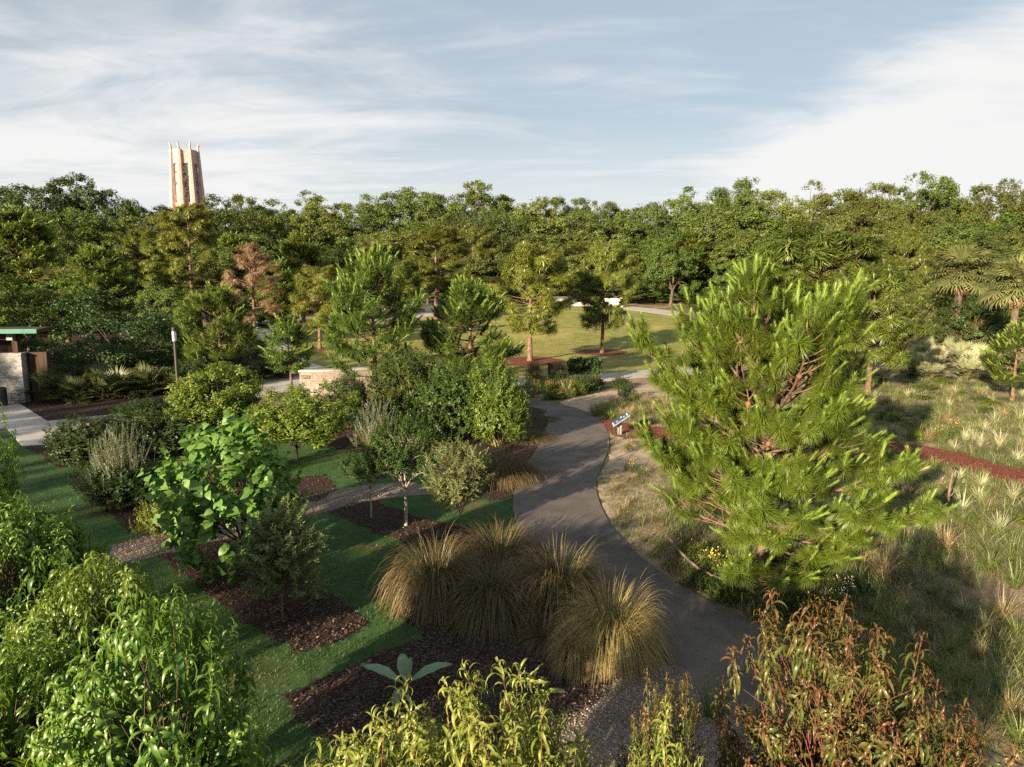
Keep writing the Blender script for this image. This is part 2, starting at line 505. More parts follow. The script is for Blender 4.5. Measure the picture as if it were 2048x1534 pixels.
M['gravel'] = surf_mat('gravel', [(0.25, (0.07, 0.052, 0.042)), (0.5, (0.17, 0.135, 0.11)), (0.78, (0.36, 0.31, 0.26))], 30, 5, bump=1.0, bscale=42, bdist=0.02, second=[(0.6, (0.10, 0.066, 0.048), 0.5, 0.8)])
M['pebble'] = leaf_mat('pebbles', (0.10, 0.075, 0.058), (0.42, 0.36, 0.30), 0.0, 0.04, objvar=0, hue=0)
M['asphalt'] = surf_mat('asphalt', [(0.3, (0.078, 0.066, 0.060)), (0.5, (0.108, 0.092, 0.083)), (0.72, (0.142, 0.121, 0.108))], 1.3, 12, rough=0.85, bump=0.5, bscale=90, bdist=0.006, spec=0.35,
                        second=[(0.35, (0.064, 0.054, 0.048), 0.50, 0.70)])
M['concrete'] = surf_mat('concrete', [(0.3, (0.30, 0.28, 0.255)), (0.7, (0.44, 0.42, 0.385))], 1.4, 10, rough=0.8, bump=0.2, bscale=50, bdist=0.01, second=[(0.5, (0.26, 0.24, 0.21), 0.55, 0.8)])
M['stone'] = surf_mat('pale_stone', [(0.3, (0.20, 0.155, 0.13)), (0.55, (0.31, 0.255, 0.22)), (0.75, (0.42, 0.36, 0.31))], 5, 6, bump=0.5, bscale=14, bdist=0.02)
M['whitewall'] = surf_mat('whitewash', [(0.3, (0.62, 0.55, 0.49)), (0.7, (0.76, 0.70, 0.63))], 1.5, 6, bump=0.3, bscale=12, bdist=0.02)
M['mortar'] = surf_mat('dark_joint', [(0.3, (0.05, 0.04, 0.035)), (0.7, (0.12, 0.10, 0.085))], 6, bump=0.4)
M['ledge'] = surf_mat('ledge_stone', [(0.3, (0.12, 0.115, 0.11)), (0.5, (0.27, 0.265, 0.255)), (0.75, (0.44, 0.43, 0.42))], 4, 8, bump=0.6, bscale=10, stretch=(1, 1, 3))
M['darkmetal'] = surf_mat('dark_bronze_metal', [(0.3, (0.018, 0.014, 0.012)), (0.7, (0.035, 0.028, 0.024))], 8, rough=0.45, bump=0.05, spec=0.5)
M['greenmetal'] = surf_mat('green_copper', [(0.3, (0.045, 0.145, 0.11)), (0.7, (0.075, 0.205, 0.16))], 3, rough=0.6, bump=0.05)
M['darkwood'] = surf_mat('dark_wood', [(0.3, (0.03, 0.018, 0.013)), (0.7, (0.075, 0.048, 0.035))], 5, bump=0.4, stretch=(1, 1, .2))
M['greyframe'] = surf_mat('grey_paint', [(0.3, (0.15, 0.175, 0.18)), (0.7, (0.21, 0.235, 0.24))], 5, rough=0.5, bump=0.05, spec=0.5)
M['signblue'] = surf_mat('blue_sign_face', [(0.3, (0.022, 0.075, 0.15)), (0.7, (0.03, 0.09, 0.17))], 6, rough=0.6, bump=0.0, spec=0.2)
M['white'] = surf_mat('white_paint', [(0.3, (0.74, 0.75, 0.76)), (0.7, (0.82, 0.82, 0.82))], 8, rough=0.5, bump=0.0)
M['frosted'] = surf_mat('frosted_lens', [(0.3, (0.62, 0.66, 0.66)), (0.7, (0.72, 0.76, 0.76))], 8, rough=0.25, bump=0.0, spec=0.5)
M['coquina'] = surf_mat('cream_coquina', [(0.3, (0.32, 0.225, 0.20)), (0.55, (0.44, 0.33, 0.295)), (0.75, (0.54, 0.43, 0.385))], 1.2, 8, bump=0.6, bscale=3, bdist=0.08)
M['pinkstone'] = surf_mat('pink_marble', [(0.3, (0.27, 0.135, 0.11)), (0.55, (0.37, 0.20, 0.165)), (0.75, (0.45, 0.28, 0.235))], 0.9, 8, bump=0.5, bscale=3, bdist=0.06)
M['grille'] = surf_mat('carved_grille', [(0.40, (0.035, 0.05, 0.045)), (0.47, (0.26, 0.24, 0.19)), (0.60, (0.42, 0.36, 0.29))], 1.1, 4, bump=1.0, bscale=1.2, bdist=0.3)


# ------------------------------------------------------------------ objects
def obj(name, me, parent=None, **props):
    o = bpy.data.objects.new(name, me)
    C.objects.link(o)
    o.parent = parent
    for k, v in props.items():
        o[k] = v
    return o


def thing(name, cat, label, loc, rz=0.0, scale=(1, 1, 1), group=None, tilt=(0, 0)):
    o = bpy.data.objects.new(name, None)
    C.objects.link(o)
    o.empty_display_size = 0.2
    o.location = loc
    o.rotation_euler = (tilt[0], tilt[1], rz)
    o.scale = scale if isinstance(scale, tuple) else (scale,) * 3
    o['label'], o['category'] = label, cat
    if group:
        o['group'] = group
    return o


def place(proto, name, cat, label, loc, h, w=None, rz=None, group=None, tilt=(0, 0)):
    """A plant from its parts (proto: parts, height, width), stretched to height h and width w."""
    s = h / proto['h']
    sw = w / proto['w'] if w else s
    o = thing(name, cat, label, loc, rng.uniform(0, 6.28) if rz is None else rz, (sw, sw, s), group, tilt)
    for pn, me in proto['parts']:
        if isinstance(me, tuple):                     # a part with a place of its own
            c = obj(pn, me[0], o)
            c.location = me[1]
            c.rotation_euler = me[2]
        else:
            obj(pn, me, o)
    return o


def proto(parts, h, w):
    return dict(parts=parts, h=h, w=w)


def group_tips(T, k):
    c = T[rng.choice(len(T), k, replace=False)]
    for _ in range(6):
        a = np.argmin(((T[:, None] - c[None]) ** 2).sum(2), 1)
        c = np.array([T[a == i].mean(0) if (a == i).any() else c[i] for i in range(k)])
    return a, c


def limbs(mb, foot, fork, tips, k, r0, rt=0.01, sides=5, multi=False, reach=0.85):
    """Trunk, limbs and branchlets that carry every tip."""
    foot, fork = np.asarray(foot, float), np.asarray(fork, float)
    a, c = group_tips(tips, k)
    if not multi:
        tubes(mb, curve_paths(foot[None], fork[None], 0.08, 7), np.interp(np.linspace(0, 1, 7), [0, .12, 1], [r0 * 1.45, r0, r0 * .82])[None], 9)
    ends = fork + (c - fork) * reach
    st = np.repeat(fork[None], k, 0) if not multi else foot + rng.normal(size=(k, 3)) * np.array([.12, .12, 0])
    lp = curve_paths(st, ends, 0.22, 8)
    tubes(mb, lp, np.repeat(np.linspace(r0 * (.62 if not multi else 1), r0 * .2, 8)[None], k, 0), sides + 1)
    j = rng.integers(3, 8, len(tips))
    A0 = lp[a, j]
    tubes(mb, curve_paths(A0, tips, 0.2, 5), np.stack([np.full(len(tips), 0.0) + r0 * .2 * (1.25 - j / 8) + rt, ] * 5, 1) * np.linspace(1, .3, 5)[None], 4)


def envelope(n, rx, rz, cz, inner=0.5, zmin=-0.6, lump=0.28, lobes=9):
    """Points in the outer shell of a lumpy ellipsoid."""
    D = rdir(n * 4)
    D = D[D[:, 2] > zmin][:n]
    L = rdir(lobes)
    amp = rng.uniform(-0.7, 1.0, lobes) * lump
    rad = 1 + (np.exp(-((1 - D @ L.T) / 0.18)) * amp[None]).sum(1)
    r = rad * (inner + (1 - inner) * rng.random(len(D)) ** 0.6)
    return D * r[:, None] * np.array([rx, rx, rz]) + np.array([0, 0, cz]), D


def leaf_clumps(mb, centers, rad, n_per, size, wd, outward, flat=0.75, upw=0.28):
    n = len(centers) * n_per
    c = np.repeat(centers, n_per, 0)
    o = np.repeat(outward, n_per, 0)
    d = rdir(n)
    P = c + d * (np.broadcast_to(rad, (len(centers),)).repeat(n_per) * rng.random(n) ** 0.45)[:, None] * np.array([1, 1, flat])
    N = unit(0.5 * d + 0.5 * o + np.array([0, 0, upw]) + rng.normal(size=(n, 3)) * 0.55)
    Mx = frames(np.cross(N, rdir(n)), N)
    V, Q, T, A = DIAMOND
    bake(mb, (V * np.array([1, wd, 1]), Q, T, A), P, Mx, size * rng.uniform(0.7, 1.35, n))


def broad_tree(mat, h=16.0, w=13.0, nb=46, sub=9, per=52, leaf=0.26, low=0.16, lump=0.3, inner=0.55, zmin=-0.75, bark='bark', limbs_n=8, r0=0.32, spread=1.0):
    cz = h * (low + 1) / 2
    rz = h * (1 - low) / 2 * 0.93
    tips, D = envelope(nb, w / 2 * .86, rz * .9, cz, inner, zmin, lump)
    mb = MB()
    limbs(mb, (0, 0, -0.3), (rng.normal() * .3, rng.normal() * .3, h * max(low + .1, .22)), tips, limbs_n, r0, 0.015)
    fol = MB()
    br = rng.uniform(0.75, 1.45, nb) * w / 13 * 1.25
    sc = np.repeat(tips, sub, 0) + unit(rdir(nb * sub) + np.repeat(D, sub, 0) * .6) * np.repeat(br, sub)[:, None] * np.array([1, 1, .7]) * spread
    leaf_clumps(fol, sc, rng.uniform(.35, .75, len(sc)) * w / 13 * 1.15, per, leaf, 0.62, np.repeat(D, sub, 0))
    top = max(V[:, 2].max() for V in fol.V)
    return proto([("trunk", mb.mesh("trunk", M[bark])), ("crown", fol.mesh("crown", M[mat], False))], float(top), w)


def sprig_plant(leafmat, stemmat, sprigs, h, w, n, cz=None, rz=None, inner=0.35, zmin=-0.7, lump=0.25, trunk=0.0, r0=0.03, k=6, up=0.6, scale=(0.8, 1.2), multi=False, names=("stems", "foliage"), bark=None, out=0.6, spires=0):
    """A bush or small tree whose crown is made of leafy shoots."""
    rz = rz or (h - trunk) / 2
    cz = cz or h - rz
    tips, D = envelope(n, w / 2 * .92, rz * .93, cz, inner, zmin, lump)
    tips[:, 2] = np.maximum(tips[:, 2], 0.06)
    if spires:
        a = rng.uniform(0, 6.28, spires)
        r = rng.uniform(.05, .4, spires) * w / 2
        tips = np.concatenate([tips, np.stack([np.cos(a) * r, np.sin(a) * r, h * rng.uniform(.94, 1.08, spires)], 1)])
        D = np.concatenate([D, np.tile([0, 0, 1.0], (spires, 1))])
    S = unit(D * out + np.array([0, 0, up]) + rng.normal(size=(len(D), 3)) * .35)
    Mx = zframes(S)
    sc = rng.uniform(*scale, len(D))
    fol, st = MB(), MB()
    pick = rng.integers(0, len(sprigs), len(D))
    L = 0.0
    for i, (lt, stt) in enumerate(sprigs):
        q = pick == i
        L = float(stt[0][:, 2].max())
        B = tips[q] - S[q] * (L * sc[q] * .75)[:, None]
        bake(fol, lt, B, Mx[q], sc[q])
        bake(st, stt, B, Mx[q], sc[q])
    base = tips - S * (L * sc * .75)[:, None]
    fork = (0, 0, trunk if trunk else h * .12)
    wood = MB()
    limbs(wood, (0, 0, -0.05), fork, base, k, r0, 0.003, 5, multi)
    parts = [("trunk" if not multi else "stems", wood.mesh("wood", M[bark or stemmat])), ("twig_sprays", st.mesh("twig_sprays", M[stemmat])), ("foliage", fol.mesh("foliage", M[leafmat]))]
    return proto(parts, h, w)


# pine shoots: (older needles, young upright needles, bud)
def tuft(n1, n2, L, ln, wd, seed_droop=0.25, two=True):
    a, b, c = MB(), MB(), MB()

    def needles(mb, n, z0, z1, a0, a1, lo, hi, wdt, droop):
        z = rng.uniform(z0, z1, n) * L
        ph = rng.uniform(0, 6.283, n)
        al = np.radians(rng.uniform(a0, a1, n))
        o = np.stack([np.cos(ph), np.sin(ph), 0 * ph], 1)
        D = o * np.sin(al)[:, None] + np.array([0, 0, 1.]) * np.cos(al)[:, None]
        N = np.array([0, 0, 1.]) * np.sin(al)[:, None] - o * np.cos(al)[:, None]
        V = np.array([(0, -.5, 0), (0, .5, 0), (.55, .42, .05), (.55, -.42, .05), (1, 0, -droop)])
        tmpl = tm(V * np.array([1, 1, 1]), [(0, 1, 2, 3)], [(3, 2, 4)])
        l = rng.uniform(lo, hi, n) * ln
        Mx = frames(D, N)
        Mx = np.stack([Mx[:, :, 0] * l[:, None], Mx[:, :, 1] * wdt, Mx[:, :, 2] * l[:, None]], 2)
        bake(mb, tmpl, np.array([0, 0, 1.]) * z[:, None], Mx)
    needles(a, n1, -0.15, 0.75, 38, 108, .75, 1.1, wd, seed_droop)
    if n2:
        needles(b, n2, 0.6, 1.75, 9, 27, .42, .68, wd * 1.1, 0.0)
    k = np.linspace(0, 1, 4)
    P = np.stack([0 * k, 0 * k, L * (k * 1.85 - .2)], 1)[None]
    tubes(c, P, (0.012 * np.array([1, 1, .9, .3]))[None], 5)
    return from_mb(a), (from_mb(b) if n2 else None), from_mb(c)


def pine(tufts, mats, h, prof, z0, whorl, nb, sec=0.3, elev=(-5, 50), r0=0.1, tscale=1.0, up=0.7, cones=0, dens=1.0, lean=(0, 0), twist=0.12, bark='bark_pine', inner=0.3, scraggly=0.0, tops=5, lenvar=(.72, 1.12)):
    wood, old, new = MB(), MB(), MB()
    m = 12
    s = np.linspace(0, 1, m)
    wob = np.cumsum(rng.normal(size=(m, 2)) * twist * h / 60, 0)
    wob -= wob[0]
    ax = np.stack([wob[:, 0] + lean[0] * s * h, wob[:, 1] + lean[1] * s * h, -0.2 + s * (h * .97 + .2)], 1)
    tubes(wood, ax[None], np.interp(s, [0, .06, .5, 1], [r0 * 1.5, r0 * 1.05, r0 * .7, r0 * .14])[None], 10)
    paths, rads, tipP, tipD = [], [], [], []
    tw, tr = [], []
    z = z0
    az0 = rng.uniform(0, 6.28)
    while z < h * .985:
        f = (z - z0) / (h - z0)
        for i in range(max(2, int(round(nb * rng.uniform(.8, 1.2))))):
            if rng.random() < scraggly * (1 - f):
                continue
            az = az0 + i * 6.283 / nb + rng.normal() * .3
            Lb = prof(f) * rng.uniform(*lenvar)
            if Lb < .12:
                continue
            zz = z + rng.normal() * whorl * .25
            el = R(elev[0] + (elev[1] - elev[0]) * f) + rng.normal() * .13
            st = np.array([np.interp(zz, ax[:, 2], ax[:, 0]), np.interp(zz, ax[:, 2], ax[:, 1]), zz])
            q = np.linspace(0, 1, 7)
            e2 = el + R(38) * q ** 2.2 + rng.normal() * .1
            bend = az + np.cumsum(rng.normal(size=7) * .10)
            step = np.stack([np.cos(bend) * np.cos(e2), np.sin(bend) * np.cos(e2), np.sin(e2)], 1) * Lb / 6
            p = st + np.concatenate([np.zeros((1, 3)), np.cumsum(step[1:], 0)])
            paths.append(p)
            rr = np.clip(0.016 + Lb * .011, .008, r0 * .5)
            rads.append(np.linspace(rr, rr * .3, 7))
            tipP.append(p[-1])
            tipD.append(step[-1])
            nl = int(Lb * (1 - inner) / sec * 2 * dens)
            for jx in range(nl):
                u = inner + (1 - inner) * (jx + rng.random()) / max(nl, 1)
                b = np.array([np.interp(u, q, p[:, k]) for k in range(3)])
                sd = (1 if jx % 2 else -1) * R(rng.uniform(25, 65))
                a3 = az + sd
                l2 = (Lb * .34 * (1.15 - u) + .16) * rng.uniform(.7, 1.2)
                e3 = el * .7 + R(rng.uniform(-5, 30))
                d = np.array([math.cos(a3) * math.cos(e3), math.sin(a3) * math.cos(e3), math.sin(e3)])
                mid = b + d * l2 * .5
                end = b + d * l2 + np.array([0, 0, .12 * l2])
                tw.append(np.stack([b, mid, end]))
                tr.append([rr * .45, rr * .35, rr * .25])
                tipP.append(end)
                tipD.append(d)
        z += whorl * rng.uniform(.85, 1.15)
        az0 += 1.1
    for i in range(tops):
        tipP.append(ax[-1] + rng.normal(size=3) * .12 * (i > 0) + np.array([0, 0, -.1 * i]))
        tipD.append(np.array([rng.normal() * .25, rng.normal() * .25, 1.0]))
    if paths:
        tubes(wood, np.array(paths), np.array(rads), 6)
    if tw:
        tubes(wood, np.array(tw), np.array(tr), 4)
    P = np.array(tipP)
    D = unit(unit(np.array(tipD)) * (1 - up) + np.array([0, 0, up]) + rng.normal(size=(len(P), 3)) * .13)
    Mx = zframes(D)
    S = tscale * rng.uniform(.78, 1.18, len(P))
    pk = rng.integers(0, len(tufts), len(P))
    for i, (a, b, c) in enumerate(tufts):
        g = pk == i
        bake(old, a, P[g], Mx[g], S[g])
        if b is not None and new is not None:
            yg = g & (rng.random(len(P)) < .9)
            bake(new, b, P[yg], Mx[yg], S[yg])
        bake(wood, c, P[g], Mx[g], S[g])
    parts = [("trunk", wood.mesh("trunk", M[bark])), ("needles", old.mesh("needles", M[mats[0]], False))]
    if new.n:
        parts.append(("new_needles", new.mesh("new_needles", M[mats[1]], False)))
    ww = 2 * float(np.percentile(np.hypot(P[:, 0], P[:, 1]), 96))
    pr = proto(parts, float(P[:, 2].max() + .3 * tscale), ww)
    pr['paths'] = paths
    return pr


# palm fronds
def fan(n=22, L=0.8, spread=118, wd=0.085, droop=0.35, fold=0.25):
    V, Q, A = [], [], []
    for i in range(n):
        a = R(-spread + 2 * spread * i / (n - 1)) + rng.normal() * .03
        l = L * (0.72 + .28 * math.cos(a * .55)) * rng.uniform(.9, 1.05)
        c, s_ = math.cos(a), math.sin(a)
        px_, py_ = -s_, c
        zf = fold * abs(s_) * .6
        b = len(V)
        V += [(0, 0, 0), (c * l * .5 - px_ * wd / 2, s_ * l * .5 - py_ * wd / 2, zf * l * .5), (c * l * .5, s_ * l * .5, zf * l * .5 - .02),
              (c * l * .5 + px_ * wd / 2, s_ * l * .5 + py_ * wd / 2, zf * l * .5),
              (c * l * .8 - px_ * wd / 4, s_ * l * .8 - py_ * wd / 4, zf * l * .7 - droop * .12), (c * l * .8 + px_ * wd / 4, s_ * l * .8 + py_ * wd / 4, zf * l * .7 - droop * .12), (c * l, s_ * l, zf * l * .5 - droop * .4)]
        Q += [(b, b + 1, b + 2, b + 3), (b + 1, b + 4, b + 5, b + 3), (b + 4, b + 6, b + 6, b + 5)]
        A += [0, .5, .5, .5, .8, .8, 1]
    T = [(q[0], q[1], q[3]) for q in Q if q[1] == q[2]]
    Q = [q for q in Q if q[1] != q[2]]
    return tm(V, Q, T, A)


def palm_head(mb, stems, center, n, pet, L, el0, el1, fans, rs=0.012):
    el = np.radians(np.linspace(el0, el1, n) + rng.normal(size=n) * 7)
    az = np.arange(n) * 2.39996 + rng.normal(size=n) * .2
    D = np.stack([np.cos(az) * np.cos(el), np.sin(az) * np.cos(el), np.sin(el)], 1)
    pl = pet * rng.uniform(.75, 1.2, n)
    E_ = center + D * pl[:, None] - np.array([0, 0, 1.]) * (np.cos(el) * pl * .18)[:, None]
    tubes(stems, curve_paths(np.repeat(center[None], n, 0), E_, .15, 4), np.repeat(np.linspace(rs, rs * .6, 4)[None], n, 0), 4)
    D2 = unit(D - np.array([0, 0, .30]))
    N = np.array([0, 0, 1.]) + D * .2
    scatter(mb, fans, E_, frames(D2, N), L * rng.uniform(.8, 1.15, n))


def cabbage_palm(h, n=46):
    tr, fr, st, dd, ds = MB(), MB(), MB(), MB(), MB()
    s = np.linspace(0, 1, 14)
    tubes(tr, np.stack([.15 * np.sin(s * 2), .1 * s, s * (h - 1.2) - .2], 1)[None], (np.interp(s, [0, .1, .8, 1], [.24, .19, .2, .28]) + rng.normal(size=14) * .012)[None], 12)
    top = np.array([.15 * math.sin(2), .1, h - 1.3])
    fans = [fan(22, 1.0, 110, .10, .55) for _ in range(4)]
    palm_head(fr, st, top, n, 1.0, 1.2, 85, -38, fans, .02)
    palm_head(dd, ds, top - np.array([0, 0, .15]), 9, .7, .75, -45, -75, [fan(16, .9, 60, .09, .7) for _ in range(3)], .018)
    return proto([("trunk", tr.mesh("trunk", M['bark'])), ("fronds", fr.mesh("fronds", M['palm'])), ("frond_stalks", st.mesh("stalks", M['stem_green'])), ("dead_fronds", dd.mesh("dead_fronds", M['palm_dead'])), ("dead_stalks", ds.mesh("dead_stalks", M['dead_wood']))], h + .9, 3.9)


def palmetto(mat, n=18, h=1.3):
    fr, st = MB(), MB()
    fans = [fan(20, .62, 100, .05, .12, .5) for _ in range(4)]
    palm_head(fr, st, np.array([0, 0, .1]), n, .72, 1.0, 78, 12, fans, .010)
    return proto([("fronds", fr.mesh("fronds", M[mat])), ("frond_stalks", st.mesh("stalks", M['stem_green']))], h, 2.0)


# grasses
def blades(mb, P0, az, tilt, L, wd, droop, st=6):
    n = len(P0)
    s = np.linspace(0, 1, st)
    th = tilt[:, None] + droop[:, None] * s[None] ** 1.4
    ds = L[:, None] / (st - 1)
    hx = np.concatenate([np.zeros((n, 1)), np.cumsum(np.sin(th[:, 1:]) * ds, 1)], 1)
    hzv = np.concatenate([np.zeros((n, 1)), np.cumsum(np.cos(th[:, 1:]) * ds, 1)], 1)
    o = np.stack([np.cos(az), np.sin(az)], 1)
    ctr = np.concatenate([P0[:, None, :2] + o[:, None, :] * hx[:, :, None], (P0[:, 2:3] + hzv)[:, :, None]], 2)
    ang = az + math.pi / 2 + rng.normal(size=n) * .6
    sd = np.stack([np.cos(ang), np.sin(ang), np.zeros(n)], 1)
    half = wd[:, None] * np.interp(s, [0, .3, .7, 1], [.35, .5, .38, .04])[None]
    V = np.stack([ctr - sd[:, None] * half[:, :, None], ctr + sd[:, None] * half[:, :, None]], 2)
    V[:, :, :, 2] = np.maximum(V[:, :, :, 2], 0.004)
    j = np.arange(st - 1) * 2
    q = np.stack([j, j + 1, j + 3, j + 2], 1)
    mb.add(V.reshape(-1, 3), (q[None] + (np.arange(n) * st * 2)[:, None, None]).reshape(-1, 4), A=np.tile(np.repeat(s, 2), n))


def tussock(mat, n, L, base, wd, tilt=(5, 55), droop=(25, 95), h=1.0, w=2.0, st=6, name="blades"):
    mb = MB()
    r = base * np.sqrt(rng.random(n))
    ph = rng.uniform(0, 6.283, n)
    P0 = np.stack([r * np.cos(ph), r * np.sin(ph), np.zeros(n)], 1)
    az = ph + rng.normal(size=n) * .5
    u = rng.random(n) ** .75
    ti = np.radians(tilt[0] + (tilt[1] - tilt[0]) * u)
    blades(mb, P0, az, ti, L * (.72 + .4 * u) * rng.uniform(.65, 1.05, n), np.full(n, wd) * rng.uniform(.7, 1.3, n), np.radians(rng.uniform(*droop, n)), st)
    V = np.concatenate(mb.V)
    return proto([(name, mb.mesh(name, M[mat]))], float(np.percentile(V[:, 2], 98.0)), 2 * float(np.percentile(np.hypot(V[:, 0], V[:, 1]), 98.5)))


# ------------------------------------------------------------------ plant kinds
LANCE = [lance(d, 1.0, .195, 7, .35, 34) for d in (110, 140, 165, 190)]
LANCE_LO = [lance(d, 1.0, .2, 4, .3, 14) for d in (70, 110)]
OVAL = [lance(d, 1.0, .48, 4, .25, 6) for d in (20, 45)]
SLIM = [lance(d, 1.0, .27, 3, .2, 4) for d in (10, 30)]
HEART = [heart(1.0, d) for d in (10, 30, 45)]

OAKS = [broad_tree('oak', 16, 13, lump=l, inner=i, low=lo) for l, i, lo in ((.30, .55, .10), (.42, .5, .14), (.25, .6, .08), (.5, .45, .16))]
OAKS_D = [broad_tree('oak_dark', 16, 13, lump=.4, inner=.5, low=.12) for _ in range(2)]
OAKS_B = [broad_tree('oak_bright', 12, 11, nb=40, sub=9, per=52, leaf=.27, low=.05, lump=.3) for _ in range(2)]
OAK_TALL = [broad_tree('oak', 18, 12, nb=26, sub=8, per=48, low=.30, lump=.6, inner=.45, zmin=-.4, spread=.9) for _ in range(2)]

NEAR_T = [tuft(210, 130, .24, .27, .0085, .2) for _ in range(5)]
MID_T = [tuft(100, 60, .30, .30, .018, .2) for _ in range(4)]
FAR_T = [tuft(46, 16, .28, .36, .032, .15) for _ in range(4)]
SOFT_T = [tuft(75, 0, .26, .36, .028, .4) for _ in range(4)]
DEAD_T = [tuft(80, 0, .3, .36, .024, .7) for _ in range(3)]


def prof_pts(*pts):
    xs, ys = zip(*pts)
    return lambda f: float(np.interp(f, xs, ys))


PINE_MID = [pine(MID_T, ('pine_dark', 'pine_new'), 8.0, prof_pts((0, 1.6), (.25, 2.3), (.5, 2.1), (.8, 1.3), (1, .25)), 1.9, .55, 5, .40, (0, 58), .12, 1.45, .6, dens=.9, scraggly=.18) for _ in range(2)]
PINE_OPEN = [pine(SOFT_T, ('pine', 'pine'), 10, prof_pts((0, 1.5), (.3, 2.6), (.68, 2.8), (.9, 2.1), (1, 1.0)), 2.6, .62, 5, .42, (0, 45), .16, 1.6, .45, scraggly=.2, inner=.42, dens=1.0) for _ in range(3)]
PINE_TALL = [pine(SOFT_T, ('pine', 'pine'), 14, prof_pts((0, .8), (.3, 2.0), (.6, 2.6), (.85, 2.0), (1, .7)), 5.0, .62, 5, .42, (0, 45), .17, 1.5, .45, scraggly=.55, inner=.45, dens=1.0) for _ in range(2)]
PINE_FULL = [pine(FAR_T, ('pine', 'pine_new'), 12, prof_pts((0, 1.8), (.3, 2.6), (.65, 2.2), (1, .5)), 2.2, .6, 6, .45, (-5, 50), .16, 1.45, .5, inner=.3) for _ in range(2)]
PINE_DEAD = [pine(DEAD_T, ('pine_dead', 'pine_dead'), 10, prof_pts((0, 1.4), (.35, 2.2), (.7, 1.5), (1, .3)), 2.6, .65, 4, .5, (0, 45), .10, 1.2, .2, scraggly=.25, inner=.35, dens=.6, bark='bark_pine')]
PINE_SMALL = [pine(MID_T, ('pine_dark', 'pine_new'), 4.4, prof_pts((0, .5), (.3, 1.0), (.7, .8), (1, .2)), 1.5, .5, 4, .4, (0, 50), .06, 1.25, .35, dens=.9, scraggly=.1)]

big_prof = prof_pts((0, 2.8), (.07, 3.3), (.16, 3.3), (.26, 2.6), (.34, 2.4), (.44, 3.2), (.58, 3.5), (.70, 3.1), (.82, 2.5), (.92, 1.9), (1, 1.0))
rng = np.random.default_rng(5)
BIG = pine(NEAR_T, ('pine_big', 'pine_new'), 6.75, big_prof, .95, .58, 8, .33, (0, 50), .135, 1.13, .52, dens=1.2, inner=.32, tops=12, twist=.25, lenvar=(.6, 1.12), scraggly=.05)

rng = np.random.default_rng(21)
PEACH_S = [sprig(25, .42, LANCE, .27, 84, 34, .5, .0045) for _ in range(5)]
PEACH_SHORT = [sprig(16, .26, LANCE, .20, 85, 40, .6, .004) for _ in range(4)]
PEACH = [sprig_plant('peach', 'stem_green', PEACH_S + PEACH_SHORT, 3.2, 2.6, 400, trunk=.5, r0=.045, k=9, up=.6, lump=.5, inner=.5, zmin=-.7, bark='bark', scale=(.8, 1.25)) for _ in range(3)]
THIN = [lance(d, 1.0, .15, 7, .35, 36) for d in (120, 150, 175, 195)]
THIN_S = [sprig(25, .42, THIN, .25, 86, 34, .5, .0045) for _ in range(5)]
PEACH_Y = [sprig_plant('peach_young', 'bark_red', THIN_S, 3.2, 2.4, 290, trunk=.5, r0=.03, k=9, up=.7, spires=3, lump=.5, inner=.35, zmin=-.5, bark='bark_red', scale=(.9, 1.45)) for _ in range(2)]
PEACH_R = [sprig_plant('peach_red', 'bark_red', THIN_S, 3.2, 2.6, 380, trunk=.5, r0=.03, k=9, up=.75, spires=3, lump=.5, inner=.4, zmin=-.6, bark='bark_red', scale=(.72, 1.1)) for _ in range(2)]
HEART_S = [sprig(12, .60, HEART, .21, 130, 75, .5, .007, .3, .1) for _ in range(5)]
HEARTT = sprig_plant('heart', 'stem_green', HEART_S, 3.6, 3.7, 230, trunk=.6, r0=.04, k=9, up=1.0, spires=7, lump=.6, inner=.45, zmin=-.8, bark='bark', scale=(.85, 1.3))
OLIVE_S = [sprig(30, .32, SLIM, .085, 65, 35, .8, .003, .3) for _ in range(4)]
OLIVE = [sprig_plant('olive', 'stem_green', OLIVE_S, 2.7, 1.7, n, trunk=tk, r0=.022, k=7, up=.45, lump=.5, inner=.3, zmin=-.85, bark='dead_wood', out=.9, scale=(.8, 1.4)) for n, tk in ((420, .75), (480, .4))]
ROSE_S = [sprig(34, .4, SLIM, .055, 55, 30, .9, .003, .2) for _ in range(3)]
GREY = sprig_plant('rosemary', 'stem_green', ROSE_S, 1.6, 1.7, 260, trunk=.1, r0=.02, k=8, up=1.0, multi=True, zmin=-.3)
CITRUS_S = [sprig(18, .34, OVAL, .11, 75, 30, .6, .003, .25) for _ in range(4)]
CITRUS = [sprig_plant('shrub', 'stem_green', CITRUS_S, 3.2, 2.4, 300, trunk=1.0, r0=.045, k=7, up=.9, lump=.35, inner=.3, zmin=-.7, bark='bark_pale', scale=(.8, 1.4))]
CITRUS_Y = sprig_plant('shrub_lime', 'stem_green', CITRUS_S, 2.6, 1.8, 90, trunk=1.0, r0=.03, k=6, up=.7, lump=.4, inner=.3, zmin=-.7, bark='bark_pale', scale=(.8, 1.4))
BUSH_S = [sprig(17, .30, OVAL, .10, 85, 40, .7, .003, .3) for _ in range(4)]
BUSH = [sprig_plant(mt, 'stem_green', BUSH_S, 2.6, 3.0, 760, cz=1.25, rz=1.35, r0=.03, k=10, up=.5, lump=.62, inner=.5, zmin=-.8, multi=True, scale=(.8, 1.6)) for mt in ('shrub', 'shrub_dark', 'shrub_lime')]
LOW = [sprig_plant(mt, 'stem_green', BUSH_S, 1.0, 1.6, 200, cz=.4, rz=.6, r0=.015, k=8, up=.8, lump=.4, inner=.3, zmin=-.3, multi=True, scale=(.6, 1.2)) for mt in ('shrub', 'shrub_dark', 'shrub_lime')]
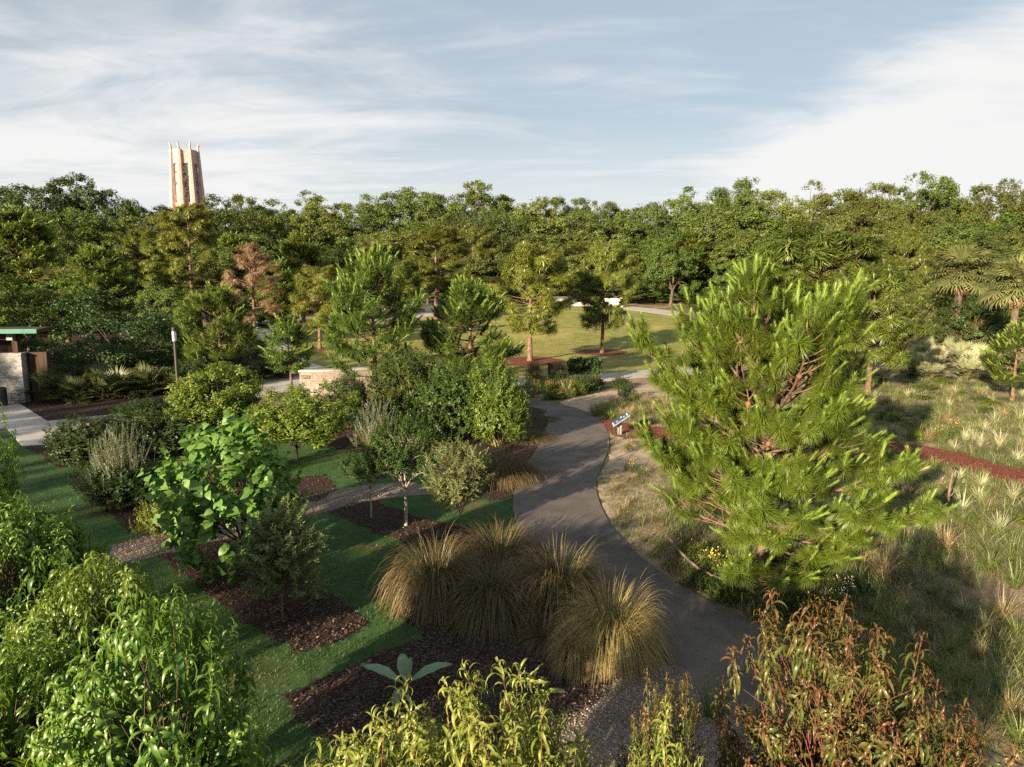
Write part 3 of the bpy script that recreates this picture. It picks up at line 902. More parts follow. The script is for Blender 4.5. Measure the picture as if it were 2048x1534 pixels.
BIGSHRUB = broad_tree('shrub_dark', 6.2, 9.5, nb=60, sub=9, per=44, leaf=.15, low=-0.06, lump=.3, inner=.6, r0=.12, zmin=-.95)
MUHLY = [tussock('muhly', 3400, 1.5, .34, .0085, (6, 80), (80, 155), st=8) for _ in range(3)]
MUHLY_G = tussock('muhly_gold', 3600, 1.5, .34, .0085, (6, 80), (70, 145), st=8)
TUFT = [tussock(m_, n_, L_, .07, w_, (5, 65), (15, 85), st=5) for m_, n_, L_, w_ in (('tuft_green', 110, .5, .009), ('tuft_green', 160, .45, .008), ('tuft_pale', 90, .45, .016), ('tuft_pale', 120, .5, .012), ('tuft_straw', 170, .5, .007), ('tuft_straw', 140, .42, .008))]
LEMON = tussock('tuft_green', 26, 1.1, .06, .012, (2, 28), (8, 70), st=7)
PALMETTO = [palmetto('palmetto') for _ in range(3)]
PALMETTO_P = [palmetto('palmetto_pale', 20) for _ in range(3)]
CABBAGE = [cabbage_palm(7.0), cabbage_palm(7.0, 40)]


def flower_bush(petal, n=26, h=.5, leaf='shrub'):
    st, fo, fl = MB(), MB(), MB()
    ph = rng.uniform(0, 6.28, n)
    sp_ = rng.uniform(.05, .42, n)
    E_ = np.stack([np.cos(ph) * sp_, np.sin(ph) * sp_, h * rng.uniform(.65, 1.05, n)], 1)
    B = E_ * np.array([.25, .25, 0])
    tubes(st, curve_paths(B, E_, .15, 4), np.full((n, 4), .003), 3)
    k = 190
    c, _ = envelope(k, .42, h * .45, h * .3, .3, -.4)
    leaf_clumps(fo, c, .05, 2, .085, .35, rdir(k))
    disc = tm([(0, 0, .005)] + [(math.cos(a) * .019, math.sin(a) * .019, .0) for a in np.arange(8) * .7854], T=[(0, 1 + i, 1 + (i + 1) % 8) for i in range(8)])
    bake(fl, disc, E_, zframes(unit(rng.normal(size=(n, 3)) * .35 + np.array([-.2, -.4, .8]))), rng.uniform(.75, 1.2, n))
    return proto([("stalks", st.mesh("stalks", M['stem_green'])), ("leaves", fo.mesh("leaves", M[leaf])), ("blossoms", fl.mesh("blossoms", M[petal]))], h * 1.05, .9)


YELLOW = [flower_bush('flower_y', n) for n in (26, 15)]
WHITE = flower_bush('flower_w', 26, .6)
RUST = flower_bush('flower_r', 60, .6)


# ------------------------------------------------------------------ the ground
rng = np.random.default_rng(31)
ROWS = list(np.arange(60, 264, 4.0))


def ground_sheet():
    xs = np.concatenate([[-2500, -900, -400], np.arange(-200, 201, 20), [400, 900, 2500]])
    ys = np.concatenate([[-400, -100, -30, 0, 30], ROWS, [300, 500, 1000, 2500]])
    X, Y = np.meshgrid(xs, ys)
    V = np.stack([X.ravel(), Y.ravel(), Zt(Y.ravel()) - .0], 1)
    nx = len(xs)
    i, j = np.meshgrid(np.arange(len(ys) - 1), np.arange(nx - 1), indexing='ij')
    a = (i * nx + j).ravel()
    mb = MB().add(V, np.stack([a, a + 1, a + nx + 1, a + nx], 1))
    obj("ground", mb.mesh("ground", M['soil']), kind='structure')


ground_sheet()


def smooth_line(pts, n=6):
    """Catmull-Rom through a closed ring of points."""
    P = np.asarray(pts, float)
    o = []
    for i in range(len(P)):
        p0, p1, p2, p3 = P[i - 1], P[i], P[(i + 1) % len(P)], P[(i + 2) % len(P)]
        for s in np.arange(n) / n:
            o.append(.5 * (2 * p1 + (p2 - p0) * s + (2 * p0 - 5 * p1 + 4 * p2 - p3) * s * s + (3 * p1 - p0 - 3 * p2 + p3) * s ** 3))
    return np.array(o)


def ring(px_pts, smooth=0, rough=0.0, step=.25):
    W = np.array([gp(*p)[:2] for p in px_pts])
    if smooth:
        W = smooth_line(W, smooth)
    if rough:
        o = []
        for i in range(len(W)):
            a, b = W[i], W[(i + 1) % len(W)]
            k = min(60, max(1, int(np.linalg.norm(b - a) / step)))
            o += [a + (b - a) * q / k for q in range(k)]
        W = np.array(o) + rng.normal(size=(len(o), 2)) * rough
    return W


def inside(W, P):
    x, y = P[:, 0], P[:, 1]
    r = np.zeros(len(P), bool)
    for i in range(len(W)):
        (x1, y1), (x2, y2) = W[i - 1], W[i]
        if y1 == y2:
            continue
        r ^= ((y1 > y) != (y2 > y)) & (x < (x2 - x1) * (y - y1) / (y2 - y1) + x1)
    return r


def points_in(W, n, far=None):
    lo, hi = W.min(0), W.max(0)
    o = np.zeros((0, 2))
    for _ in range(30):
        p = lo + rng.random((n * 3, 2)) * (hi - lo)
        q = p[inside(W, p)]
        if far:
            q = q[rng.random(len(q)) < np.clip((far / np.maximum(q[:, 1], far)) ** 2, 0, 1)]
        o = np.concatenate([o, q])
        if len(o) >= n:
            break
    return o[:n]


def sheet(name, W, z, mat, thick=0.0, kind='structure', **kw):
    bm = bmesh.new()
    ov, _e, of = delaunay_2d_cdt([Vector((float(x), float(y))) for x, y in W], [], [list(range(len(W)))], 1, 1e-4)[:3]
    bv = [bm.verts.new((v.x, v.y, 0)) for v in ov]
    for f in of:
        f = bm.faces.new([bv[i] for i in f])
        f.normal_update()
        if f.normal.z < 0:
            f.normal_flip()
    y0, y1 = W[:, 1].min(), W[:, 1].max()
    for r in ROWS:
        if y0 < r < y1:
            bmesh.ops.bisect_plane(bm, geom=bm.verts[:] + bm.edges[:] + bm.faces[:], plane_co=(0, r, 0), plane_no=(0, 1, 0))
    for v in bm.verts:
        v.co.z = float(Zt(v.co.y)) + z
    if thick:
        g = bmesh.ops.extrude_face_region(bm, geom=[e for e in bm.edges if len(e.link_faces) == 1])
        for e in g['geom']:
            if isinstance(e, bmesh.types.BMVert):
                e.co.z -= thick
    me = bpy.data.meshes.new(name)
    bm.to_mesh(me)
    bm.free()
    me.materials.append(M[mat])
    return obj(name, me, kind=kind, **kw)


GARDEN = ring([(-700, 900), (0, 850), (100, 880), (400, 830), (700, 800), (1000, 795), (1092, 812), (1085, 880), (1040, 960), (1028, 1000), (1032, 1040), (1050, 1090), (1180, 1190), (1310, 1310), (1440, 1420),
               (1520, 1800), (1500, 2300), (-900, 2300), (-2200, 1500)])
sheet("garden_lawn", GARDEN, .004, 'garden')
LAWN = ring([(604, 740), (578, 705), (566, 672), (600, 655), (700, 644), (850, 627), (1000, 613), (1240, 611), (1330, 628), (1480, 644), (1600, 690), (1640, 735), (1400, 735), (1262, 743), (1200, 749), (1060, 757), (900, 764), (760, 762), (690, 752)], 4)
sheet("great_lawn", LAWN, .004, 'lawn')
ASPH = ring([(880, 800), (1000, 796), (1110, 807), (1180, 828), (1212, 858), (1218, 890), (1205, 930), (1193, 960), (1194, 990), (1212, 1035), (1245, 1080), (1300, 1130), (1380, 1185), (1500, 1243), (1600, 1298), (1750, 1395), (1890, 1465), (2060, 1545), (2500, 1750),
             (2400, 2000), (1800, 1640), (1560, 1490), (1440, 1420), (1375, 1365), (1310, 1305), (1180, 1190), (1060, 1095), (1030, 1040), (1026, 1000), (1036, 965), (1060, 920), (1085, 880), (1096, 845), (1086, 820), (1000, 812), (880, 815)], 5)
sheet("asphalt_path", ASPH, .035, 'asphalt', .06)
C1 = ring([(470, 785), (530, 768), (600, 757), (760, 762), (900, 764), (1060, 757), (1200, 748), (1262, 742), (1420, 733), (1420, 744), (1262, 757), (1150, 768), (1060, 773), (900, 777), (760, 780), (600, 780), (480, 803)], 3)
sheet("concrete_path", C1, .020, 'concrete', .04)
C2 = ring([(505, 620), (545, 640), (568, 682), (602, 715), (650, 735), (720, 745), (760, 758), (640, 757), (585, 757), (560, 745), (530, 700), (490, 640)], 3)
sheet("concrete_path", C2, .024, 'concrete', .04)
C3 = ring([(-300, 806), (36, 806), (95, 843), (240, 828), (360, 800), (480, 780), (485, 802), (362, 814), (250, 843), (165, 880), (100, 890), (45, 893), (14, 858), (-300, 850)])
sheet("concrete_path", C3, .028, 'concrete', .05)
C4 = ring([(1235, 611), (1330, 620), (1500, 642), (1500, 650), (1335, 630), (1235, 616)], 3)
sheet("concrete_path", C4, .020, 'concrete', .03)
C5 = ring([(760, 637), (880, 621), (900, 622), (900, 627), (770, 643)], 3)
sheet("concrete_path", C5, .020, 'concrete', .03)

BEDS = [[(659, 1024), (705, 1006), (750, 1003), (840, 1034), (960, 1066), (900, 1110), (850, 1104), (740, 1060)],
        [(320, 1113), (400, 1088), (480, 1075), (620, 1150), (735, 1250), (660, 1290), (592, 1311), (450, 1210)],
        [(136, 954), (195, 947), (300, 1005), (385, 1050), (325, 1060), (270, 1074), (205, 1012)],
        [(50, 893), (100, 889), (165, 880), (250, 845), (362, 815), (480, 803), (560, 830), (520, 880), (400, 880), (300, 920), (190, 928), (118, 935)],
        [(560, 1391), (700, 1335), (850, 1275), (800, 1230), (850, 1150), (930, 1090), (1040, 1085), (1180, 1195), (1300, 1302), (1240, 1360), (1190, 1400), (1110, 1470), (1040, 1600), (800, 1640), (690, 1520)],
        [(590, 955), (650, 950), (676, 982), (640, 1002), (560, 1010), (530, 980)],
        [(640, 868), (720, 860), (775, 882), (720, 905), (660, 895)],
        [(640, 800), (1000, 790), (1085, 822), (1094, 845), (1082, 880), (1056, 920), (1033, 965), (1024, 995), (985, 1003), (930, 985), (900, 930), (780, 880), (650, 868)],
        [(36, 806), (120, 800), (330, 770), (480, 775), (360, 798), (240, 826), (97, 842)]]
beds = []
for b in BEDS:
    W = ring(b, 0, .055)
    beds.append(W)
    sheet("mulch_bed", W, .014 + .001 * len(beds), 'mulch')
FLOOR = ring([(-500, 780), (-500, 660), (100, 645), (480, 640), (500, 660), (525, 700), (545, 742), (500, 764), (340, 768), (120, 797), (36, 801)], 0, .1)
sheet("planting_ground", FLOOR, .007, 'mulch')
G1 = ring([(225, 1092), (350, 1062), (470, 1040), (600, 1013), (640, 986), (740, 970), (830, 966), (905, 985), (820, 992), (750, 1001), (704, 1006), (659, 1023), (560, 1046), (470, 1073), (322, 1111), (240, 1128)], 2, .015)
sheet("gravel_path", G1, .012, 'gravel')
G2 = ring([(1300, 1304), (1372, 1362), (1436, 1418), (1560, 1495), (1500, 1800), (1060, 1900), (1045, 1600), (1112, 1472), (1190, 1400), (1240, 1360)], 2, .03)
sheet("gravel_path", G2, .022, 'gravel')
S1 = ring([(1120, 805), (1165, 792), (1255, 778), (1400, 768), (1620, 758), (1620, 772), (1400, 786), (1250, 800), (1205, 812), (1175, 824)], 3, .05)
sheet("sand_path", S1, .008, 'sand')
S2 = ring([(1222, 866), (1300, 870), (1330, 960), (1330, 1060), (1300, 1105), (1262, 1086), (1214, 1030), (1197, 990), (1197, 962), (1210, 930), (1222, 892)], 3, .06)
sheet("sand_verge", S2, .008, 'sand')
RM = ring([(1196, 838), (1290, 852), (1500, 862), (1780, 885), (1900, 903), (2048, 943), (2300, 1000), (2300, 1040), (2048, 976), (1900, 934), (1770, 908), (1500, 884), (1290, 880), (1222, 868)], 3, .06)
sheet("red_straw_trail", RM, .014, 'redmulch')
rings = []
for (cx, cy_, rx) in ((1200, 705, 2.6), (1058, 722, 3.2), (640, 698, 1.6), (850, 648, 1.6)):
    g = gp(cx, cy_)
    a = np.arange(26) / 26 * 6.283
    W = np.stack([g.x + np.cos(a) * rx * rng.uniform(.85, 1.1, 26), g.y + np.sin(a) * rx * rng.uniform(.85, 1.1, 26)], 1)
    rings.append(W)
    sheet("mulch_ring", W, .012, 'redmulch')

# loose surface on the beds: chips, pebbles, straw, clipped grass
def flakes(name, Ws, n, mat, lo, hi, wd, z, tilt=.5, far=11.0):
    mb = MB()
    ar = [abs(sum(W[i - 1][0] * W[i][1] - W[i][0] * W[i - 1][1] for i in range(len(W)))) * .5 * min(1, (far / W[:, 1].mean()) ** 2) for W in Ws]
    for W, a in zip(Ws, ar):
        k = int(n * a / sum(ar))
        if k < 5:
            continue
        p = points_in(W, k, far)
        p = p + rng.normal(size=p.shape) * .05
        k = len(p)
        P = np.concatenate([p, (Zt(p[:, 1]) + z + rng.random(k) * .02)[:, None]], 1)
        N = unit(np.array([0, 0, 1.]) + rng.normal(size=(k, 3)) * tilt)
        V, Q, T, A = DIAMOND
        bake(mb, (V * np.array([1, wd, .5]), Q, T, A), P, frames(np.cross(N, rdir(k)), N), rng.uniform(lo, hi, k))
    obj(name, mb.mesh(name, M[mat], False), kind='stuff', label="loose " + mat + " lying on the beds", category=mat)


flakes("bark_chips", beds, 70000, 'chips', .03, .085, .4, .02)
flakes("loose_gravel", [G1, G2], 36000, 'pebble', .014, .032, .9, .02, .7)
flakes("pine_straw", [RM] + rings, 26000, 'straw', .06, .16, .08, .016, .35, 16.0)


def turf(name, W, n, mat, L, wd, far, avoid, label, clump=0, bare=False, spill=0.0):
    """Many blades over an area; in clumps of that many, thinner on worn spots, spilling over the edges a little."""
    p = points_in(W, n // max(clump, 1), far)
    for a in avoid:
        p = p[~inside(a, p)]
    if bare:
        f = np.sin(p[:, 0] * 1.9 + 1.3 * np.sin(p[:, 1] * 1.1)) * np.sin(p[:, 1] * 2.3 + 1.7 * np.sin(p[:, 0] * .9)) + rng.normal(size=len(p)) * .35
        p = p[f < .55]
    if clump:
        f = np.sin(p[:, 0] * .8 + 1.6 * np.sin(p[:, 1] * .45)) + np.sin(p[:, 1] * .75 + 1.9 * np.sin(p[:, 0] * .4)) + rng.normal(size=len(p)) * .45
        p = p[f < 1.05]
    if spill:
        p = p + rng.normal(size=p.shape) * spill
    sz = np.ones(len(p))
    if clump:
        sz = rng.uniform(.5, 1.5, len(p))
        c = rng.integers(clump // 3, clump * 5 // 3, len(p))
        sz = np.repeat(sz, c)
        p = np.repeat(p, c, 0) + rng.normal(size=(int(c.sum()), 2)) * (.10 * sz)[:, None]
        for a in avoid:
            q = ~inside(a, p)
            p, sz = p[q], sz[q]
    k = len(p)
    mb = MB()
    P0 = np.concatenate([p, Zt(p[:, 1])[:, None]], 1)
    blades(mb, P0, rng.uniform(0, 6.28, k), np.radians(rng.uniform(5, 65, k)), L * sz * rng.uniform(.6, 1.3, k), np.full(k, wd), np.radians(rng.uniform(0, 70, k)), 3 if not clump else 4)
    obj(name, mb.mesh(name, M[mat]), kind='stuff', label=label, category='grass')


NEARG = ring([(-100, 900), (400, 850), (760, 860), (1000, 940), (1028, 1000), (1032, 1040), (1050, 1090), (1180, 1190), (1000, 1534), (1000, 1700), (-300, 1700), (-400, 1100)])
turf("clipped_grass", NEARG, 170000, 'lawn_blade', .065, .009, 9.0, beds + [G1, G2, C3], "short clipped grass of the garden lawn", 0, True, .035)
RIGHT = ring([(1228, 866), (1192, 824), (1260, 806), (1400, 795), (1700, 740), (2100, 740), (2400, 900), (2700, 1500), (2040, 1525), (1890, 1455), (1600, 1290), (1380, 1178), (1215, 1030), (1200, 960)])
turf("dry_ground_cover", RIGHT, 90000, 'litter', .24, .008, 22.0, [RM, ASPH], "dry low ground cover on the sandy soil", 34)
turf("green_ground_cover", RIGHT, 230000, 'tuft_green', .25, .009, 22.0, [RM, S2, ASPH], "green growth in patches on the sandy soil", 30)
turf("pale_ground_cover", RIGHT, 26000, 'tuft_pale', .24, .010, 26.0, [RM, S2, ASPH], "pale dry grass growing between the tufts", 24)
turf("verge_growth", S2, 9000, 'tuft_green', .14, .008, 20.0, [ASPH], "sparse growth on the sandy verge", 20)
flakes("fallen_leaves", [NEARG], 1500, 'litter', .04, .08, .5, .03, .4)
flakes("path_litter", [ASPH], 1500, 'litter', .03, .07, .35, .036, .25)

# ------------------------------------------------------------------ buildings and garden furniture
def bx(name, parent, mat, lo, hi, bevel=0.0):
    me = MB().box(lo, hi).mesh(name, M[mat], False)
    if bevel:
        bm = bmesh.new()
        bm.from_mesh(me)
        bmesh.ops.bevel(bm, geom=bm.edges[:], offset=bevel, segments=2, affect='EDGES')
        bm.to_mesh(me)
        bm.free()
    return obj(name, me, parent)


def bell_tower():
    d = 300.0
    g = at(386, d)
    top = hz(305, d) - g.z
    o = thing("bell_tower", "tower", "tall cream and pink stone bell tower rising above the tree line", g, R(24.0))
    r0, r1 = 7.4, 5.5

    def rad(z):
        return r0 + (r1 - r0) * z / top
    a8 = np.arange(8) * math.pi / 4 + math.pi / 8
    zs = np.linspace(-1, top, 18)
    core = MB()
    V = np.concatenate([np.stack([np.cos(a8) * (rad(z) - .9), np.sin(a8) * (rad(z) - .9), np.full(8, z)], 1) for z in zs])
    Q = [(i * 8 + j, i * 8 + (j + 1) % 8, i * 8 + 8 + (j + 1) % 8, i * 8 + 8 + j) for i in range(17) for j in range(8)]
    core.add(V, Q)
    c0 = 17 * 8
    core.add(V[-8:], [(0, 1, 2, 3), (0, 3, 4, 7), (4, 5, 6, 7)])
    obj("shaft", core.mesh("shaft", M['pinkstone'], False), o)
    for j in range(8):
        a = a8[j]
        ca, sa = math.cos(a), math.sin(a)
        p = MB()
        st = [(-1, 1.5), (top * .45, 1.28), (top * .452, 1.15), (top * .72, 1.05), (top * .722, .92), (top * .93, .8), (top + .4, .7)]
        ringz = []
        for z, hw in st:
            rr = rad(z) + .1
            ringz += [(ca * (rr + dx) - sa * dy, sa * (rr + dx) + ca * dy, z) for dx, dy in ((-hw, -hw), (hw * .5, -hw), (hw * .95, 0), (hw * .5, hw), (-hw, hw))]
        Q = [(5 * i + k, 5 * i + (k + 1) % 5, 5 * i + 5 + (k + 1) % 5, 5 * i + 5 + k) for i in range(len(st) - 1) for k in range(5)]
        p.add(ringz, Q)
        b = len(st) * 5 - 5
        p.T.append(np.array([(b, b + 1, b + 2), (b, b + 2, b + 4), (b + 2, b + 3, b + 4)]))
        obj("buttress", p.mesh("buttress", M['coquina'], False), o)
        f = MB()
        z = top + np.array([.2, 1.3, 2.0, 2.6, 3.2, 3.6])
        k = np.array([0, .02, .0, .12, .35, .75]) * 1.0
        rr = rad(top) + .15
        tubes(f, np.stack([ca * (rr + k), sa * (rr + k), z], 1)[None], np.array([[.5, .38, .42, .32, .28, .1]]), 7)
        obj("finial", f.mesh("finial", M['coquina']), o)
        am = a + math.pi / 8
        cm, sm = math.cos(am), math.sin(am)

        def panel(name, mat, z0, z1, hw, out, th=.35):
            mb = MB()
            q = []
            for zz in (z0, z1):
                rr = (rad(zz) - .9) * math.cos(math.pi / 8) + out
                for dd, s in ((0, -1), (0, 1), (-th, 1), (-th, -1)):
                    q.append((cm * (rr + dd) - sm * hw * s, sm * (rr + dd) + cm * hw * s, zz))
            mb.add(q, [(0, 1, 5, 4), (1, 2, 6, 5), (2, 3, 7, 6), (3, 0, 4, 7), (0, 3, 2, 1), (4, 5, 6, 7)])
            obj(name, mb.mesh(name, M[mat], False), o)
        panel("grille", 'grille', top * .60, top * .90, 1.3, .12)
        panel("grille", 'grille', top * .42, top * .52, 1.3, .12)
        panel("parapet", 'coquina', top * .90, top + .7 + rng.uniform(-.15, .15), 1.75, .8, .6)
        panel("band", 'pinkstone', top * .53, top * .59, 1.6, .62)
        panel("band", 'coquina', top * .395, top * .412, 1.75, .70)
        panel("wall_panel", 'coquina' if j % 2 else 'pinkstone', -1, top * .39, 1.3, .55)


bell_tower()


def pavilion():
    g = gp(52, 806)
    o = thing("pavilion", "building", "low stone pavilion with a green metal roof edge beside the concrete path", (g.x, g.y, 0), R(6))
    h1 = 2.65
    w_ = MB()
    z = 0.0
    while z < h1 - .05:
        rh = rng.uniform(.12, .26)
        x = -9.0
        while x < -.05:
            l = rng.uniform(.35, 1.3)
            x2 = min(x + l, 0)
            dpt = rng.uniform(0, .035)
            w_.box((x + .006, -dpt, z + .006), (x2 - .006, .45, min(z + rh, h1) - .004))
            x = x2
        z += rh
    obj("stone_wall", w_.mesh("stone_wall", M['ledge'], False), o)
    bx("core", o, 'mortar', (-8.98, .03, 0), (-.02, 1.5, h1 - .02))
    bx("coping", o, 'ledge', (-9.0, -.06, h1), (.05, .5, h1 + .07), .01)
    for x in (-8.5, -4.4, -.35):
        bx("post", o, 'darkwood', (x - .14, .14, h1 + .07), (x + .14, .42, 3.62))
        bx("bracket", o, 'greyframe', (x - .15, -.25, 3.42), (x + .15, .1, 3.78))
    bx("beam", o, 'darkwood', (-9.0, .12, 3.42), (0, .45, 3.78))
    bx("back_wall", o, 'darkwood', (-9.0, 1.3, h1), (-1.2, 1.45, 3.8))
    roof = MB()
    roof.add([(-10, -1.0, 3.84), (1.45, -1.0, 3.84), (1.0, 1.6, 3.84), (-10, 1.6, 3.84), (-10, -1.0, 4.02), (1.45, -1.0, 4.02), (1.2, .5, 4.06), (-10, .5, 4.06), (1.0, 1.6, 4.02), (-10, 1.6, 4.02)],
             [(0, 3, 2, 1), (0, 1, 5, 4), (4, 5, 6, 7), (7, 6, 8, 9), (2, 3, 9, 8)], [(1, 6, 5), (1, 2, 6), (2, 8, 6)])
    obj("roof", roof.mesh("roof", M['darkwood'], False), o)
    bx("roof_edge", o, 'greenmetal', (-10.03, -1.06, 3.83), (1.48, -1.003, 4.06))
    bx("side_wall", o, 'darkwood', (.10, .5, 0), (1.0, .8, 2.7))
    b = gp(4, 812)
    t_ = thing("trash_bin", "bin", "dark round trash bin in front of the stone pavilion wall", (b.x, b.y, .03))
    mb = MB()
    tubes(mb, np.array([[(0, 0, 0), (0, 0, .05), (0, 0, .82)]]), np.array([[.24, .27, .28]]), 20)
    obj("body", mb.mesh("body", M['darkmetal'], False), t_)
    mb = MB()
    tubes(mb, np.array([[(0, 0, .83), (0, 0, .9), (0, 0, .97), (0, 0, .98)]]), np.array([[.30, .30, .22, .01]]), 20)
    obj("lid", mb.mesh("lid", M['darkmetal']), t_)


pavilion()


def lamp():
    g = gp(360, 828)
    h = hz(654, g.y)
    o = thing("street_lamp", "lamp", "tall dark bronze post lamp with frosted lens near the pavilion", (g.x, g.y, 0))
    mb = MB()
    tubes(mb, np.array([[(0, 0, -.1), (0, 0, h - .68)]]), np.array([[.085, .075]]), 14)
    obj("pole", mb.mesh("pole", M['darkmetal']), o)
    mb = MB()
    tubes(mb, np.array([[(0, 0, .02), (0, 0, .1), (0, 0, .12)]]), np.array([[.16, .16, .09]]), 14)
    obj("base", mb.mesh("base", M['darkmetal']), o)
    mb = MB()
    tubes(mb, np.array([[(0, 0, h - .68), (0, 0, h - .22)]]), np.array([[.098, .098]]), 16)
    obj("lens", mb.mesh("lens", M['frosted']), o)
    mb = MB()
    for a in range(4):
        x, y = math.cos(a * 1.571 + .4) * .105, math.sin(a * 1.571 + .4) * .105
        tubes(mb, np.array([[(x, y, h - .68), (x, y, h - .22)]]), np.array([[.009, .009]]), 5)
    obj("lens_bars", mb.mesh("lens_bars", M['darkmetal']), o)
    mb = MB()
    tubes(mb, np.array([[(0, 0, h - .22), (0, 0, h - .215), (0, 0, h - .02), (0, 0, h)]]), np.array([[.02, .112, .112, .02]]), 16)
    obj("cap", mb.mesh("cap", M['darkmetal'], False), o)


lamp()


def entry_wall():
    p0 = gp(601, 792)
    o = thing("stone_wall", "wall", "curved pale stone wall with a smooth coping beside the concrete path", (p0.x, p0.y, 0))
    h = hz(744, p0.y)
    L = 4.0
    n = 34

    def pt(s, off=0.0):
        x = s
        y = 1.3 * (s / L) ** 2 + off
        return x, y
    st, core, cop = MB(), MB(), MB()
    z = 0.0
    rows = []
    while z < h - .03:
        rh = min(rng.uniform(.09, .17), h - z)
        s = 0.0
        while s < L - .02:
            l = min(rng.uniform(.16, .5), L - s)
            hole = (1.28 < s + l / 2 < 1.62 and .25 * h < z < .52 * h)
            if not hole:
                dp = rng.uniform(0, .035)
                (xa, ya), (xb, yb) = pt(s + .005), pt(s + l - .005)
                st.add([(xa, ya - dp, z + .005), (xb, yb - dp, z + .005), (xb, yb + .14, z + .005), (xa, ya + .14, z + .005),
                        (xa, ya - dp, z + rh - .006), (xb, yb - dp, z + rh - .006), (xb, yb + .14, z + rh - .006), (xa, ya + .14, z + rh - .006)],
                       [(0, 3, 2, 1), (4, 5, 6, 7), (0, 1, 5, 4), (1, 2, 6, 5), (2, 3, 7, 6), (3, 0, 4, 7)])
            s += l
        z += rh
    obj("stonework", st.mesh("stonework", M['stone'], False), o)
    for mb, o0, o1, z0, z1, ee in ((core, .05, .5, 0, h - .01, .02), (cop, -.07, .6, h + .001, h + .10, -.05)):
        q = []
        for k in range(n):
            s = ee + (L - 2 * ee) * k / (n - 1)
            for off, zz in ((o0, z0), (o1, z0), (o1, z1), (o0, z1)):
                x, y = pt(s, off)
                q.append((x, y, zz))
        Q = [(4 * k + a, 4 * k + 4 + a, 4 * k + 4 + (a + 1) % 4, 4 * k + (a + 1) % 4) for k in range(n - 1) for a in range(4)]
        Q += [(0, 1, 2, 3), (4 * n - 1, 4 * n - 2, 4 * n - 3, 4 * n - 4)]
        mb.add(q, Q)
    obj("core", core.mesh("core", M['mortar'], False), o)
    obj("coping", cop.mesh("coping", M['concrete'], False), o)
    mb = MB()                                            # two short rows of dark letters too small to read
    for rw, zc in enumerate((h - .26, h - .38)):
        x = .16
        for k in range(7):
            wl = .045
            mb.box((x, -.052, zc), (x + .014, -.04, zc + .075))
            if k % 3 != 1:
                mb.box((x + .016, -.052, zc + (.03 if k % 2 else .058)), (x + .036, -.04, zc + (.045 if k % 2 else .075)))
            if k % 2:
                mb.box((x + .038, -.052, zc), (x + .050, -.04, zc + .075))
            x += .066
    mb.box((.06, -.052, h - .25), (.11, -.04, h - .19))
    obj("lettering", mb.mesh("lettering", M['darkmetal'], False), o)


entry_wall()


def far_walls():
    def seg(o, x0, x1, hh, th=.5, name="wall_section"):
        bx(name, o, 'whitewall', (x0, 0, -.6), (x1, th, hh), .03)
    a = gp(1080, 612)
    o = thing("garden_wall", "wall", "long low sunlit white wall with a stepped end across the far lawn", a)
    k = mpp(a.y)
    seg(o, -20 * k, 68 * k, 19 * k)
    seg(o, 68 * k + .004, 106 * k, 7.5 * k)
    me = MB()
    me.add([(68 * k + .006, .02, 7.5 * k), (74 * k, .02, 9 * k), (68 * k + .006, .02, 17 * k), (68 * k + .006, .48, 7.5 * k), (74 * k, .48, 9 * k), (68 * k + .006, .48, 17 * k)], [(0, 3, 4, 1), (1, 4, 5, 2)], [(0, 1, 2), (3, 5, 4)])
    obj("shoulder", me.mesh("shoulder", M['whitewall'], False), o)
    b = gp(1222, 615)
    o = thing("garden_wall", "wall", "short square white wall behind the moss hung pine on the far lawn", b)
    k = mpp(b.y)
    seg(o, -18 * k, 18 * k, 18 * k)
    bx("pier", o, 'whitewall', (18 * k + .004, -.15, -.6), (24 * k, .65, 19.5 * k), .03)
    c_ = gp(862, 622)
    o = thing("garden_wall", "wall", "pale pink white wall far behind the thin trunked pine", c_)
    k = mpp(c_.y)
    seg(o, -12 * k, 10 * k, 10 * k)
    bx("pier", o, 'whitewall', (10.1 * k, -.1, -.6), (13 * k, .6, 17 * k), .03)
    bx("pier", o, 'whitewall', (16 * k, -.1, -.6), (19 * k, .6, 18 * k), .03)
    e = gp(395, 640)
    o = thing("garden_wall", "wall", "low pale wall glimpsed behind the bare trunked tall pine", e)
    seg(o, -2.0, 1.6, 1.3)


far_walls()


